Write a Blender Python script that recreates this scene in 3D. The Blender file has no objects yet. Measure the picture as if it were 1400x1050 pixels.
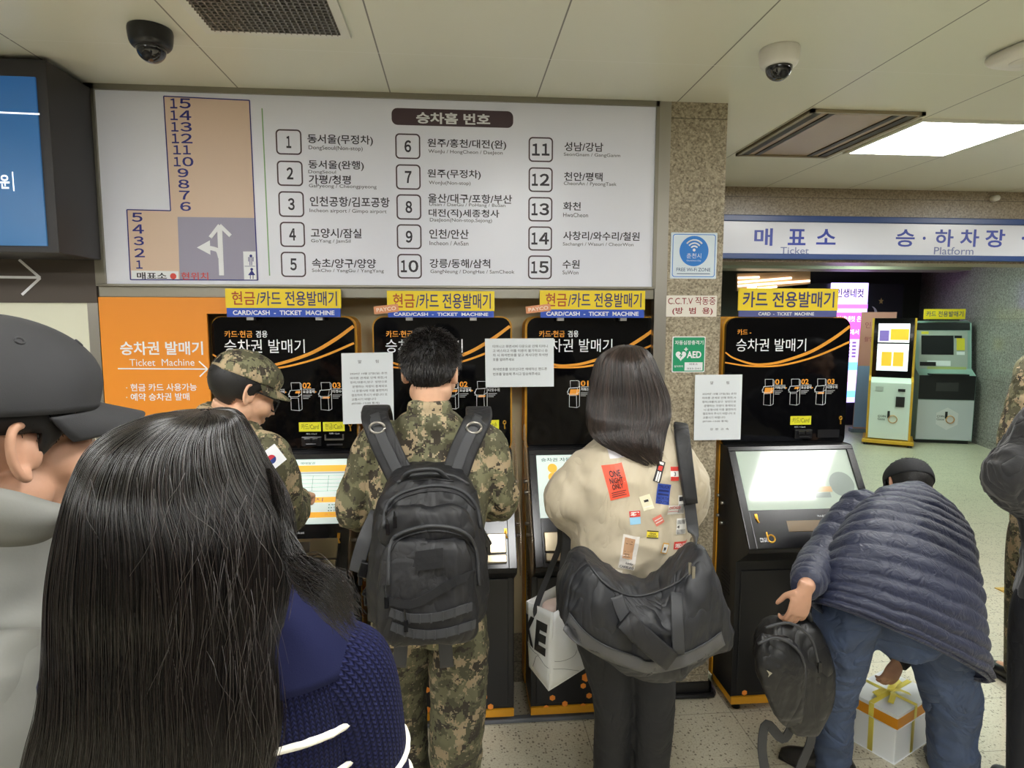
import bpy, math, random
import numpy as np
from mathutils import Vector, Matrix

random.seed(7); RNG = np.random.default_rng(7)
SC = bpy.context.scene; COL = SC.collection

# ------------------------------------------------------------------ camera
YAW, PITCH, ROLL, FPX, EYE = math.radians(4.96), math.radians(-5.83), math.radians(.06), 860.0, 1.85
_f = np.array([math.sin(YAW)*math.cos(PITCH), math.cos(YAW)*math.cos(PITCH), math.sin(PITCH)])
_r = np.array([math.cos(YAW), -math.sin(YAW), 0.0]); _u = np.cross(_r, _f)
CR = math.cos(ROLL)*_r + math.sin(ROLL)*_u; CU = -math.sin(ROLL)*_r + math.cos(ROLL)*_u
CAMP = np.array([0, 0, EYE])
cd = bpy.data.cameras.new('camera'); cd.sensor_width = 36; cd.lens = FPX/1400*36; cd.clip_start = .02
cam = bpy.data.objects.new('camera', cd); COL.objects.link(cam)
cam.matrix_world = Matrix(((CR[0], CU[0], -_f[0], 0), (CR[1], CU[1], -_f[1], 0), (CR[2], CU[2], -_f[2], EYE), (0, 0, 0, 1)))
SC.camera = cam

# ------------------------------------------------------------------ world, exposure
wd = bpy.data.worlds.new('world'); SC.world = wd; wd.use_nodes = True
wd.node_tree.nodes['Background'].inputs[0].default_value = (.80, .84, .90, 1)
wd.node_tree.nodes['Background'].inputs[1].default_value = .5
SC.view_settings.view_transform = 'Standard'; SC.view_settings.look = 'None'
SC.view_settings.gamma = 1; SC.view_settings.use_curve_mapping = False
SC.view_settings.exposure = 0.0
LAMP = 33.0           # radiance of the station's ceiling panels
HALL = 30.0           # radiance of the green-tinted lamps added in the hall beyond

# ------------------------------------------------------------------ helpers
def ray(x, y): return (x-700)/FPX*CR - (y-525)/FPX*CU + _f
def W(x, y, Y):                      # point of a wall plane at depth Y
    d = ray(x, y); return CAMP + d*(Y/d[1])
def G(x, y, z=0.):                   # point of a level plane at height z
    d = ray(x, y); return CAMP + d*((z-EYE)/d[2])
def A(*v): return np.array(v, float)
def nrm(v): return v/max(1e-9, np.linalg.norm(v))
def lin(c): 
    c = c/255.; return c/12.92 if c <= .04045 else ((c+.055)/1.055)**2.4
def rgb(c): return (lin(c[0]), lin(c[1]), lin(c[2]), 1)

class NT:
    def __init__(s, m): s.t = m.node_tree; s.b = s.t.nodes['Principled BSDF']
    def n(s, typ, **k):
        nd = s.t.nodes.new(typ)
        for a, v in k.items():
            if a.startswith('_'): nd.inputs[int(a[1:])].default_value = v
            else: setattr(nd, a, v)
        return nd
    def l(s, a, b): s.t.links.new(a, b)
    def math(s, op, a, b=None, c=None):
        nd = s.t.nodes.new('ShaderNodeMath'); nd.operation = op
        for i, v in enumerate((a, b, c)):
            if v is None: continue
            if isinstance(v, (int, float)): nd.inputs[i].default_value = v
            else: s.l(v, nd.inputs[i])
        return nd.outputs[0]
    def mix(s, fac, a, b):
        nd = s.t.nodes.new('ShaderNodeMix'); nd.data_type = 'RGBA'
        for i, v in ((0, fac), (6, a), (7, b)):
            if isinstance(v, (int, float, tuple)): nd.inputs[i].default_value = v
            else: s.l(v, nd.inputs[i])
        return nd.outputs[2]

MATS = {}
def mat(name, c=(128, 128, 128), rough=.5, metal=0., bump=None, var=None, emit=0., alpha=1., coat=0., spec=.5, sheen=0., trans=0.):
    if name in MATS: return MATS[name]
    m = bpy.data.materials.new(name); m.use_nodes = True; MATS[name] = m
    k = NT(m); b = k.b
    b.inputs['Base Color'].default_value = rgb(c); b.inputs['Roughness'].default_value = rough
    b.inputs['Metallic'].default_value = metal; b.inputs['Specular IOR Level'].default_value = spec
    b.inputs['Coat Weight'].default_value = coat; b.inputs['Coat Roughness'].default_value = .05
    b.inputs['Sheen Weight'].default_value = sheen; b.inputs['Transmission Weight'].default_value = trans
    b.inputs['Alpha'].default_value = alpha
    if emit:
        b.inputs['Emission Color'].default_value = rgb(c); b.inputs['Emission Strength'].default_value = emit
    tc = k.n('ShaderNodeTexCoord').outputs['Object']
    if var:
        nz = k.n('ShaderNodeTexNoise'); nz.inputs['Scale'].default_value = var[0]; nz.inputs['Detail'].default_value = 4
        k.l(tc, nz.inputs['Vector'])
        a = tuple(min(1, x*(1+var[1])) for x in rgb(c)[:3])+(1,); d = tuple(x*(1-var[1]) for x in rgb(c)[:3])+(1,)
        mr = k.n('ShaderNodeMapRange', _1=.3, _2=.7); k.l(nz.outputs[0], mr.inputs[0])
        k.l(k.mix(mr.outputs[0], d, a), b.inputs['Base Color'])
    if bump:
        nz = k.n('ShaderNodeTexNoise'); nz.inputs['Scale'].default_value = bump[0]; nz.inputs['Detail'].default_value = 3
        k.l(tc, nz.inputs['Vector'])
        bp = k.n('ShaderNodeBump'); bp.inputs['Strength'].default_value = bump[1]; bp.inputs['Distance'].default_value = bump[2] if len(bump) > 2 else .002
        k.l(nz.outputs[0], bp.inputs['Height']); k.l(bp.outputs[0], b.inputs['Normal'])
    return m

def crease(m, scale=9., dist=.012, strength=.8, stretch=(1, 1, .55), seed=0.):
    k = NT(m); tc = k.n('ShaderNodeTexCoord').outputs['Object']
    mp = k.n('ShaderNodeMapping'); mp.inputs['Scale'].default_value = stretch; mp.inputs['Location'].default_value = (seed, seed, seed); k.l(tc, mp.inputs[0])
    n = k.n('ShaderNodeTexNoise'); n.inputs['Scale'].default_value = scale; n.inputs['Detail'].default_value = 3; n.inputs['Roughness'].default_value = .5; n.inputs['Distortion'].default_value = .9; k.l(mp.outputs[0], n.inputs['Vector'])
    h = k.math('POWER', k.math('ABSOLUTE', k.math('SUBTRACT', n.outputs[0], .5)), .7)
    bp = k.n('ShaderNodeBump'); bp.inputs['Strength'].default_value = strength; bp.inputs['Distance'].default_value = dist; k.l(h, bp.inputs['Height'])
    ex = k.b.inputs['Normal'].links
    if ex: k.l(ex[0].from_socket, bp.inputs['Normal'])
    k.l(bp.outputs[0], k.b.inputs['Normal']); return m
def hair_tone(m, a, b):
    k = NT(m); r = k.n('ShaderNodeHairInfo').outputs['Random']; k.l(k.mix(k.math('POWER', r, 2.2), rgb(a), rgb(b)), k.b.inputs['Base Color']); return m

class MB:
    """collects shapes and links them as ONE mesh object"""
    def __init__(s): s.v = []; s.f = []; s.m = []; s.n = 0
    def add(s, v, f, mi=0):
        v = np.asarray(v, float).reshape(-1, 3); s.v.append(v)
        for q in f: s.f.append(tuple(int(i)+s.n for i in q)); s.m.append(mi)
        s.n += len(v); return s
    def box(s, c, d, rot=None, mi=0):
        c = np.asarray(c, float); h = np.asarray(d, float)/2
        p = np.array([[x, y, z] for x in (-1, 1) for y in (-1, 1) for z in (-1, 1)])*h
        if rot is not None: p = p@np.asarray(rot).T
        return s.add(p+c, [(0, 1, 3, 2), (4, 6, 7, 5), (0, 4, 5, 1), (2, 3, 7, 6), (0, 2, 6, 4), (1, 5, 7, 3)], mi)
    def quad(s, a, b, c, d, mi=0): return s.add([a, b, c, d], [(0, 1, 2, 3)], mi)
    def prism(s, pts, ext, mi=0):     # polygon (3-D points) pushed along ext
        p = np.asarray(pts, float); n = len(p); e = np.asarray(ext, float)
        return s.add(np.vstack([p, p+e]), [tuple(range(n)), tuple(range(2*n-1, n-1, -1))]+[(i, n+i, n+(i+1) % n, (i+1) % n)[::-1] for i in range(n)], mi)
    def loft(s, secs, n=20, sub=1, e=2., caps=True, mi=0):
        """secs: (centre, half-width vector, half-depth vector[, exponent])"""
        c = np.array([q[0] for q in secs], float); a = np.array([q[1] for q in secs], float); b = np.array([q[2] for q in secs], float)
        ex = np.array([q[3] if len(q) > 3 else e for q in secs], float)
        if sub > 1: c, a, b, ex = (catmull(z, sub) for z in (c, a, b, ex[:, None])); ex = ex[:, 0]
        t = np.arange(n)*2*math.pi/n; ct, st = np.cos(t), np.sin(t); V = []
        for i in range(len(c)):
            q = 2./ex[i]
            V.append(c[i]+np.outer(np.sign(ct)*np.abs(ct)**q, a[i])+np.outer(np.sign(st)*np.abs(st)**q, b[i]))
        F = [(i*n+j, i*n+(j+1) % n, (i+1)*n+(j+1) % n, (i+1)*n+j) for i in range(len(c)-1) for j in range(n)]
        if caps: F += [tuple(range(n))[::-1], tuple((len(c)-1)*n+j for j in range(n))]
        s.add(np.vstack(V), F, mi); return V
    def tube(s, pts, r, n=10, sub=1, ref=(0, 0, 1), flat=1., caps=True, mi=0):
        p = np.array(pts, float); r = np.full(len(p), r, float) if np.isscalar(r) else np.array(r, float)
        if sub > 1: p = catmull(p, sub); r = catmull(r[:, None], sub)[:, 0]
        T = np.gradient(p, axis=0); secs = []; ref = np.asarray(ref, float); prev = None
        for i in range(len(p)):
            t = nrm(T[i]); 
            if prev is None:
                x = np.cross(t, ref)
                if np.linalg.norm(x) < .05: x = np.cross(t, A(1, .3, 0))
            else: x = prev-t*(prev@t)
            x = nrm(x); prev = x; y = np.cross(t, x)
            secs.append((p[i], -x*r[i], y*r[i]*flat))
        s.loft(secs, n, 1, caps=caps, mi=mi); return s
    def ribbon(s, pts, w, th, nor, sub=1, mi=0):   # flat strap: width vector from tangent x normal
        p = np.array(pts, float); nn = np.array(nor, float)
        if nn.ndim == 1: nn = np.tile(nn, (len(p), 1))
        ww = np.full(len(p), w, float) if np.isscalar(w) else np.array(w, float)
        if sub > 1: p = catmull(p, sub); nn = catmull(nn, sub); ww = catmull(ww[:, None], sub)[:, 0]
        T = np.gradient(p, axis=0); secs = []
        for i in range(len(p)):
            x = nrm(np.cross(nrm(T[i]), nn[i])); y = nrm(np.cross(x, nrm(T[i])))
            secs.append((p[i], x*ww[i]/2, y*th/2, 6.))
        s.loft(secs, 12, 1, mi=mi); return s
    def ball(s, c, r, n=20, rot=None, mi=0):
        c = np.asarray(c, float); r = np.full(3, r, float) if np.isscalar(r) else np.asarray(r, float)
        R = np.eye(3) if rot is None else np.asarray(rot); k = n//2; secs = []
        for i in range(k+1):
            t = math.pi*i/k; sn = max(math.sin(t), .02)
            secs.append((c+R@A(0, 0, -math.cos(t)*r[2]), R@A(sn*r[0], 0, 0), R@A(0, sn*r[1], 0)))
        s.loft(secs, n, mi=mi); return s
    def cyl(s, p0, p1, r, r1=None, n=20, mi=0):
        return s.tube([p0, p1], [r, r if r1 is None else r1], n, mi=mi)
    def data(s, name):
        me = bpy.data.meshes.new(name); me.from_pydata([tuple(v) for v in np.vstack(s.v)], [], s.f); return me
    def build(s, name, m, parent=None, smooth=False, bevel=0., angle=None):
        me = s.data(name)
        for x in (m if isinstance(m, (list, tuple)) else [m]): me.materials.append(x)
        if any(s.m): me.polygons.foreach_set('material_index', s.m)
        if smooth: me.polygons.foreach_set('use_smooth', [True]*len(me.polygons))
        o = link(name, me, parent)
        if bevel:
            b = o.modifiers.new('edge', 'BEVEL'); b.width = bevel; b.segments = 2; b.limit_method = 'ANGLE'; b.angle_limit = .6
        return o

def catmull(p, sub):
    p = np.asarray(p, float); q = np.vstack([2*p[0]-p[1], p, 2*p[-1]-p[-2]]); out = []
    for i in range(len(p)-1):
        a, b, c, d = q[i:i+4]
        for j in range(sub):
            t = j/sub; out.append(.5*(2*b+(c-a)*t+(2*a-5*b+4*c-d)*t*t+(3*b-a-3*c+d)*t**3))
    out.append(p[-1]); return np.array(out)

def link(name, data, parent=None):
    o = bpy.data.objects.new(name, data); COL.objects.link(o)
    if parent is not None: o.parent = parent
    return o
def tag(o, label, cat, group=None):
    o['label'] = label; o['category'] = cat
    if group: o['group'] = group
    return o
def thing(name, label, cat, loc=(0, 0, 0), rz=0., group=None):
    o = link(name, None); o.location = loc; o.rotation_euler = (0, 0, rz); o.empty_display_size = .1
    return tag(o, label, cat, group)
def struct(o): o['kind'] = 'structure'; return o

_gl = {}
def glyphs(s, bold=0., italic=0.):
    key = (s, bold, italic)
    if key not in _gl:
        c = bpy.data.curves.new('t', 'FONT'); c.body = s; c.offset = bold; c.resolution_u = 3; c.shear = italic
        o = bpy.data.objects.new('t', c); me = bpy.data.meshes.new_from_object(o)
        v = np.zeros(3*len(me.vertices)); me.vertices.foreach_get('co', v); v = v.reshape(-1, 3)[:, :2]
        lo, hi = v.min(0), v.max(0); d = np.maximum(hi-lo, 1e-6)
        _gl[key] = ((v-lo)/d, [tuple(p.vertices) for p in me.polygons], d[0]/d[1])
        bpy.data.meshes.remove(me); bpy.data.objects.remove(o); bpy.data.curves.remove(c)
    return _gl[key]
def text(mb, s, o, r, u, bold=0., mi=0, fit=None, italic=0.):
    """lettering filling the rectangle with lower-left corner o, width vector r, height vector u"""
    v, f, asp = glyphs(s, bold, italic); o, r, u = (np.asarray(z, float) for z in (o, r, u))
    if fit: # keep the letters' own proportion inside the rectangle
        w = np.linalg.norm(r); h = np.linalg.norm(u); k = w/(h*asp)
        if k > 1: o = o+r*(1-1/k)*(.5 if fit == 'c' else 0); r = r/k
        else: o = o+u*(1-k)*.5; u = u*k
    mb.add(o+np.outer(v[:, 0], r)+np.outer(v[:, 1], u), f, mi)
def wtext(mb, s, x0, y0, x1, y1, Y, bold=0., mi=0, italic=0.):
    """lettering on the wall plane Y; its rectangle is measured on the plane"""
    xm, ym = (x0+x1)/2, (y0+y1)/2
    l, r, t, b = W(x0, ym, Y), W(x1, ym, Y), W(xm, y0, Y), W(xm, y1, Y)
    text(mb, s, A(l[0], Y, b[2]), A(r[0]-l[0], 0, 0), A(0, 0, t[2]-b[2]), bold, mi, italic=italic)
FULL = {str(i): chr(0xFF10+i) for i in range(10)}
def digits(mb, s, x0, y0, x1, y1, Y, bold=0., mi=0):   # numerals set one by one
    wt = [.62 if c == '1' else 1. for c in s]; tot = sum(wt)+.16*(len(s)-1); x = x0
    for c, w in zip(s, wt): wtext(mb, FULL[c], x, y0, x+(x1-x0)*w/tot, y1, Y, bold, mi); x += (x1-x0)*(w+.16)/tot
def wrect(mb, x0, y0, x1, y1, Y, mi=0):
    l, t = W(x0, (y0+y1)/2, Y), W((x0+x1)/2, y0, Y); r, b = W(x1, (y0+y1)/2, Y), W((x0+x1)/2, y1, Y)
    mb.quad((l[0], Y, b[2]), (r[0], Y, b[2]), (r[0], Y, t[2]), (l[0], Y, t[2]), mi)
def rrect(w, h, r, k=5):             # rounded rectangle outline centred on 0
    out = []
    for cx, cy, a0 in ((w/2-r, h/2-r, 0), (-w/2+r, h/2-r, 90), (-w/2+r, -h/2+r, 180), (w/2-r, -h/2+r, 270)):
        for i in range(k+1):
            t = math.radians(a0+90*i/k); out.append((cx+r*math.cos(t), cy+r*math.sin(t)))
    return np.array(out)
def ring(mb, outer, inner, to3, mi=0):
    n = len(outer); mb.add([to3(p) for p in outer]+[to3(p) for p in inner], [(i, (i+1) % n, n+(i+1) % n, n+i) for i in range(n)], mi)
def disc(mb, c, rx, rz, Y, mi=0, n=28):
    t = np.arange(n)*2*math.pi/n
    mb.add(np.stack([c[0]+rx*np.cos(t), np.full(n, Y), c[1]+rz*np.sin(t)], 1), [tuple(range(n))], mi)

def vnoise(P, scale, seed=0):        # smooth lattice noise in -1..1
    P = np.asarray(P, float)*scale+seed*17.13; i = np.floor(P).astype(np.int64); f = P-i; f = f*f*(3-2*f); out = 0
    def h(x, y, z):
        n = (x*374761393+y*668265263+z*2147483647+seed*144665) & 0xffffffff
        n = ((n ^ (n >> 13))*1274126177) & 0xffffffff; return ((n ^ (n >> 16)) & 0xffff)/32767.5-1
    for dx in (0, 1):
        for dy in (0, 1):
            for dz in (0, 1):
                w = np.abs(1-dx-f[:, 0])*np.abs(1-dy-f[:, 1])*np.abs(1-dz-f[:, 2])
                out = out+w*h(i[:, 0]+dx, i[:, 1]+dy, i[:, 2]+dz)
    return out

def remesh(mb, name, m, parent, voxel=.008, smooth=4, disp=None, cut=None):
    """one continuous skin over all the shapes in mb"""
    me = mb.data(name); o = link(name, me)
    r = o.modifiers.new('r', 'REMESH'); r.mode = 'VOXEL'; r.voxel_size = voxel; r.adaptivity = 0
    if smooth: s = o.modifiers.new('s', 'SMOOTH'); s.factor = .5; s.iterations = smooth
    dg = bpy.context.evaluated_depsgraph_get(); dg.update()
    out = bpy.data.meshes.new_from_object(o.evaluated_get(dg)); out.name = name
    bpy.data.objects.remove(o); bpy.data.meshes.remove(me)
    if disp is not None:
        n = len(out.vertices); co = np.zeros(3*n); no = np.zeros(3*n)
        out.vertices.foreach_get('co', co); out.vertex_normals.foreach_get('vector', no)
        co = co.reshape(-1, 3); no = no.reshape(-1, 3); co = co+no*disp(co, no)[:, None]
        out.vertices.foreach_set('co', co.ravel()); out.update()
    out.materials.clear(); out.materials.append(m)
    out.polygons.foreach_set('use_smooth', [True]*len(out.polygons))
    return link(name, out, parent)
# ------------------------------------------------------------------ surfaces
def floor_mat():
    m = mat('terrazzo', (196, 189, 168), .32); k = NT(m); tc = k.n('ShaderNodeTexCoord').outputs['Object']
    v = k.n('ShaderNodeTexVoronoi'); v.inputs['Scale'].default_value = 85; k.l(tc, v.inputs['Vector'])
    v2 = k.n('ShaderNodeTexNoise'); v2.inputs['Scale'].default_value = 120; v2.inputs['Detail'].default_value = 3; k.l(tc, v2.inputs['Vector'])
    sep = k.n('ShaderNodeSeparateColor'); k.l(v.outputs['Color'], sep.inputs[0])
    dark = k.math('MULTIPLY', k.math('LESS_THAN', v.outputs['Distance'], .42), k.math('LESS_THAN', sep.outputs[0], .22))
    mid = k.math('MULTIPLY', k.math('GREATER_THAN', v2.outputs[0], .56), .55)
    c = k.mix(mid, rgb((205, 199, 178)), rgb((168, 158, 132)))
    c = k.mix(k.math('MULTIPLY', dark, .8), c, rgb((92, 82, 66)))
    big = k.n('ShaderNodeTexNoise'); big.inputs['Scale'].default_value = 1.3; k.l(tc, big.inputs['Vector'])
    c = k.mix(k.math('MULTIPLY', big.outputs[0], .28), c, rgb((150, 140, 118)))
    sx = k.n('ShaderNodeSeparateXYZ'); k.l(tc, sx.inputs[0])
    def joint(o, per, off, w): return k.math('LESS_THAN', k.math('ABSOLUTE', k.math('SUBTRACT', k.math('FRACT', k.math('DIVIDE', k.math('ADD', o, 50*per-off), per)), .5)), w/per)
    j = k.math('MAXIMUM', joint(sx.outputs[1], .357, .0-.1785+2.708, .0022), joint(sx.outputs[0], .714, .21, .0022))
    c = k.mix(k.math('MULTIPLY', j, .55), c, rgb((84, 76, 62)))
    k.l(c, k.b.inputs['Base Color']); return m
def granite_mat(name, base, dark, scale, rough=.35):
    m = mat(name, base, rough); k = NT(m); tc = k.n('ShaderNodeTexCoord').outputs['Object']
    v = k.n('ShaderNodeTexVoronoi'); v.inputs['Scale'].default_value = scale; k.l(tc, v.inputs['Vector'])
    n = k.n('ShaderNodeTexNoise'); n.inputs['Scale'].default_value = scale*.6; n.inputs['Detail'].default_value = 5; k.l(tc, n.inputs['Vector'])
    sep = k.n('ShaderNodeSeparateColor'); k.l(v.outputs['Color'], sep.inputs[0])
    mr = k.n('ShaderNodeMapRange', _1=.35, _2=.65); k.l(n.outputs[0], mr.inputs[0])
    f = k.math('ADD', k.math('MULTIPLY', sep.outputs[0], .55), k.math('MULTIPLY', mr.outputs[0], .45))
    c = k.mix(f, rgb(dark), rgb(base))
    sx = k.n('ShaderNodeSeparateXYZ'); k.l(tc, sx.inputs[0])
    j = k.math('LESS_THAN', k.math('ABSOLUTE', k.math('SUBTRACT', k.math('FRACT', k.math('DIVIDE', k.math('ADD', sx.outputs[2], .33), .88)), .5)), .0025)
    k.l(k.mix(k.math('MULTIPLY', j, .6), c, rgb((50, 46, 40))), k.b.inputs['Base Color']); return m
def ceiling_mat():
    m = mat('ceiling_panel', (224, 224, 208), .28); k = NT(m); tc = k.n('ShaderNodeTexCoord').outputs['Object']
    sx = k.n('ShaderNodeSeparateXYZ'); k.l(tc, sx.inputs[0])
    def joint(o, per, off, w): return k.math('LESS_THAN', k.math('ABSOLUTE', k.math('SUBTRACT', k.math('FRACT', k.math('DIVIDE', k.math('ADD', o, 50*per-off), per)), .5)), w/per)
    jx = joint(sx.outputs[0], .6335, .3545-.3167, .0028); jy = joint(sx.outputs[1], 1.65, 2.445-.825, .0018)
    c = k.mix(jx, rgb((224, 224, 208)), rgb((120, 118, 104))); c = k.mix(k.math('MULTIPLY', jy, .8), c, rgb((236, 236, 226)))
    k.l(c, k.b.inputs['Base Color']); return m
FLOOR = floor_mat(); CEIL = ceiling_mat()
GRAN = granite_mat('column_granite', (196, 184, 160), (104, 94, 76), 150)
GRAN2 = granite_mat('fascia_granite', (176, 162, 140), (116, 102, 84), 110)
GRANW = granite_mat('polished_granite', (178, 172, 170), (112, 108, 106), 70, .13)
PLASTER = mat('cream_wall', (222, 222, 202), .6, bump=(60, .05))
OLIVE = mat('olive_wall', (186, 174, 138), .55)
STEEL = mat('brushed_steel', (176, 172, 164), .36, 1., bump=(90, .04))
STEELD = mat('dull_steel_beam', (150, 146, 134), .42, .75)
BLACK = mat('black_plastic', (22, 22, 24), .4)
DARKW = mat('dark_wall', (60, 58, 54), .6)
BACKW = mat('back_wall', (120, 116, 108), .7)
WHITE = mat('white_print', (236, 238, 242), .45)

def plate(name, m, *boxes, bevel=0.):
    b = MB()
    for c, d in boxes: b.box(c, d)
    return struct(b.build(name, m, bevel=bevel))
def span(x0, x1, y0, y1, z0, z1): return ((x0+x1)/2, (y0+y1)/2, (z0+z1)/2), (x1-x0, y1-y0, z1-z0)
plate('floor', FLOOR, span(-5, 9.5, -5, 11.5, -.1, 0))
plate('ceiling', CEIL, span(-5, 7, -5, 4.75, 2.82, 2.9))
plate('wall_front', PLASTER, span(-5, -1.575, 2.86, 3.4, 0, 1.92))
plate('wall_upper', STEELD, span(-5, .955, 2.885, 3.4, 1.955, 2.82))
plate('wall_niche', OLIVE, span(-1.57, .955, 3.05, 3.4, .26, 1.955))
plate('wall_niche_base', granite_mat('niche_granite', (150, 142, 122), (86, 78, 64), 150), span(-1.57, .955, 3.045, 3.4, 0, .26))
plate('column', GRAN, span(.962, 1.222, 2.85, 3.5, 0, 2.82))
plate('wall_back', BACKW, span(-5, 9.5, -5.1, -5, 0, 2.9))
plate('wall_left', BACKW, span(-5.1, -5, -5, 3.4, 0, 2.9))
plate('wall_right', BACKW, span(9.5, 9.6, -5, 4.55, 0, 2.9), span(7, 9.5, -5, 4.75, 2.82, 2.9))
plate('trim_1', STEEL, span(-1.575, -1.532, 2.855, 2.90, 0, 1.92), span(.905, .962, 2.85, 2.90, 0, 2.82))
plate('trim_2', STEELD, span(-1.53, .905, 2.862, 2.90, 1.945, 2.0), bevel=.003)
plate('trim_3', mat('dark_band_metal', (84, 76, 70), .4, .4), span(-3.4, -1.532, 2.853, 2.885, 1.92, 2.135))
b = MB()   # black skirting round the column and the low grey threshold under the machines
for c, d in (span(.955, 1.232, 2.838, 2.85, 0, .075), span(1.222, 1.234, 2.838, 3.5, 0, .075)): b.box(c, d)
b.tube([(.93, 2.83, .016), (1.20, 2.825, .016), (1.245, 2.84, .016), (1.255, 2.9, .016), (1.255, 3.2, .016)], .012, 8, 4)
struct(b.build('baseboard_column', BLACK))
plate('trim_4', mat('grey_threshold', (112, 116, 124), .4, .2), span(-1.57, .75, 2.71, 2.745, 0, .022), bevel=.006)

# lintel over the way to the hall, hall beyond
plate('wall_lintel', GRAN2, span(1.222, 7, 4.56, 4.85, 2.28, 2.82))
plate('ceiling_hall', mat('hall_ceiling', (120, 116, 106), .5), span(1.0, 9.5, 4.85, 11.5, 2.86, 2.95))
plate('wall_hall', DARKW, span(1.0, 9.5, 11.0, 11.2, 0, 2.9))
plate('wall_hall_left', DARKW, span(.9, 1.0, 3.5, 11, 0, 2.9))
b = MB(); b.prism([(6.50, 4.75, 0), (8.50, 11, 0), (8.9, 11, 0), (6.9, 4.75, 0)][::-1], (0, 0, 2.86)); struct(b.build('wall_hall_right', GRANW))
plate('beam', mat('grey_duct', (150, 146, 132), .5), span(3.5, 9, 9.2, 9.7, 2.62, 2.86))

# ------------------------------------------------------------------ ceiling lamps
LITE = bpy.data.materials.new('lit_diffuser'); LITE.use_nodes = True
LITE.node_tree.nodes['Principled BSDF'].inputs['Emission Color'].default_value = (1, 1, .985, 1)
LITE.node_tree.nodes['Principled BSDF'].inputs['Emission Strength'].default_value = LAMP
LITE2 = bpy.data.materials.new('hall_diffuser'); LITE2.use_nodes = True
LITE2.node_tree.nodes['Principled BSDF'].inputs['Emission Color'].default_value = (.72, 1, .80, 1)
LITE2.node_tree.nodes['Principled BSDF'].inputs['Emission Strength'].default_value = HALL
FRAME = mat('lamp_frame', (224, 224, 214), .4)
def lamp(x, y, z, m, label, s=.58):
    t = thing('ceiling_light', label, 'light', (x, y, z), group='ceiling light panels')
    f = MB()
    for c, d in (((0, s/2+.012, -.006), (s+.048, .024, .012)), ((0, -s/2-.012, -.006), (s+.048, .024, .012)), ((s/2+.012, 0, -.006), (.024, s, .012)), ((-s/2-.012, 0, -.006), (.024, s, .012))): f.box(c, d)
    f.build('frame', FRAME, t); MB().box((0, 0, -.003), (s, s, .004)).build('diffuser', m, t)
lamp(2.555, 3.28, 2.82, LITE, 'lit square ceiling panel beside the brown ceiling vent')
i = 0
for x, y in ((2.72, 1.46), (.45, .75), (-1.6, .75), (.45, -1.2), (-1.6, -1.2), (2.555, -1.2), (-3.6, .75), (4.6, 1.25), (-3.6, -1.2), (.45, -3.2), (4.6, 3.28), (-1.6, -3.2)):
    lamp(x, y, 2.82, LITE, 'lit square ceiling panel out of view behind the photographer')
for x, y in ((4.2, 7.2), (6.0, 6.6), (6.2, 8.6)): lamp(x, y, 2.86, LITE2, 'added green-tinted ceiling panel in the hall beyond the lintel')  # lamps added to brighten the hall and tint its floor green

# ------------------------------------------------------------------ ceiling fittings
t = thing('ceiling_vent', 'square grey grid air vent in the ceiling above the number sign', 'vent', (-.595, 2.03, 2.82))
s = .42
MB().box((0, 0, -.002), (s, .5, .004)).build('backing', mat('vent_dark', (70, 66, 60), .6), t)
b = MB()
for q in (-1, 1): b.box((q*(s/2+.015), 0, -.006), (.03, .56, .012)); b.box((0, q*.265, -.006), (s, .03, .012))
b.build('frame', FRAME, t)
b = MB()
for i in range(22): b.box((-s/2+s*(i+.5)/22, 0, -.011), (.0035, .5, .012))
for i in range(26): b.box((0, -.25+.5*(i+.5)/26, -.011), (s, .0035, .012))
b.build('grille', mat('vent_grid', (150, 146, 138), .35, .6), t)
t = thing('ceiling_vent', 'brown slotted vent panel in the ceiling beside the lit lamp', 'vent', (1.915, 3.28, 2.82))
MB().box((0, 0, -.003), (.56, .78, .006)).build('panel', mat('vent_beige', (172, 152, 128), .25), t)
b = MB()
for x in (-.235, -.16, .16, .235): b.box((x, 0, -.008), (.042 if abs(x) > .2 else .03, .76, .006))
b.build('slot', mat('vent_slot', (48, 38, 30), .5), t)
b = MB()
for x in (-.27, .27): b.box((x, 0, -.008), (.02, .80, .014))
for y in (-.39, .39): b.box((0, y, -.008), (.56, .02, .014))
b.build('frame', mat('vent_trim', (150, 138, 112), .4), t)

def dome(name, label, x, y, shell, dark):
    t = thing(name, label, 'security camera', (x, y, 2.82))
    b = MB(); b.loft([((0, 0, 0), (.068, 0, 0), (0, .068, 0)), ((0, 0, -.012), (.07, 0, 0), (0, .07, 0)), ((0, 0, -.045), (.066, 0, 0), (0, .066, 0)), ((0, 0, -.06), (.057, 0, 0), (0, .057, 0)), ((0, 0, -.063), (.047, 0, 0), (0, .047, 0))], 32, 3)
    b.build('housing', shell, t, True, angle=1)
    b = MB(); b.ball((0, 0, -.062), (.047, .047, .047), 28); b.build('dome', dark, t, True)
    b = MB(); b.cyl((0, -.02, -.085), (0, -.041, -.1), .014); b.ball((.018, -.02, -.085), .012); b.build('lens', BLACK, t, True)
SMOKE = mat('smoked_dome', (30, 30, 32), .05, coat=1.)
dome('dome_camera', 'black dome security camera on the ceiling by the blue display', -1.02, 2.32, mat('camera_black', (28, 28, 30), .3), SMOKE)
dome('dome_camera', 'white dome security camera on the ceiling right of the column', 1.165, 2.285, mat('camera_white', (232, 230, 222), .35), SMOKE)
t = thing('access_point', 'white rounded wireless box on the ceiling at the upper right', 'access point', (2.05, 2.21, 2.82), .1)
b = MB(); b.loft([((0, 0, z), (w, 0, 0), (0, w*.95, 0), 5) for z, w in ((0, .085), (-.012, .098), (-.03, .095), (-.042, .082))], 32, 2); b.build('shell', mat('camera_white'), t, True)
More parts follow.
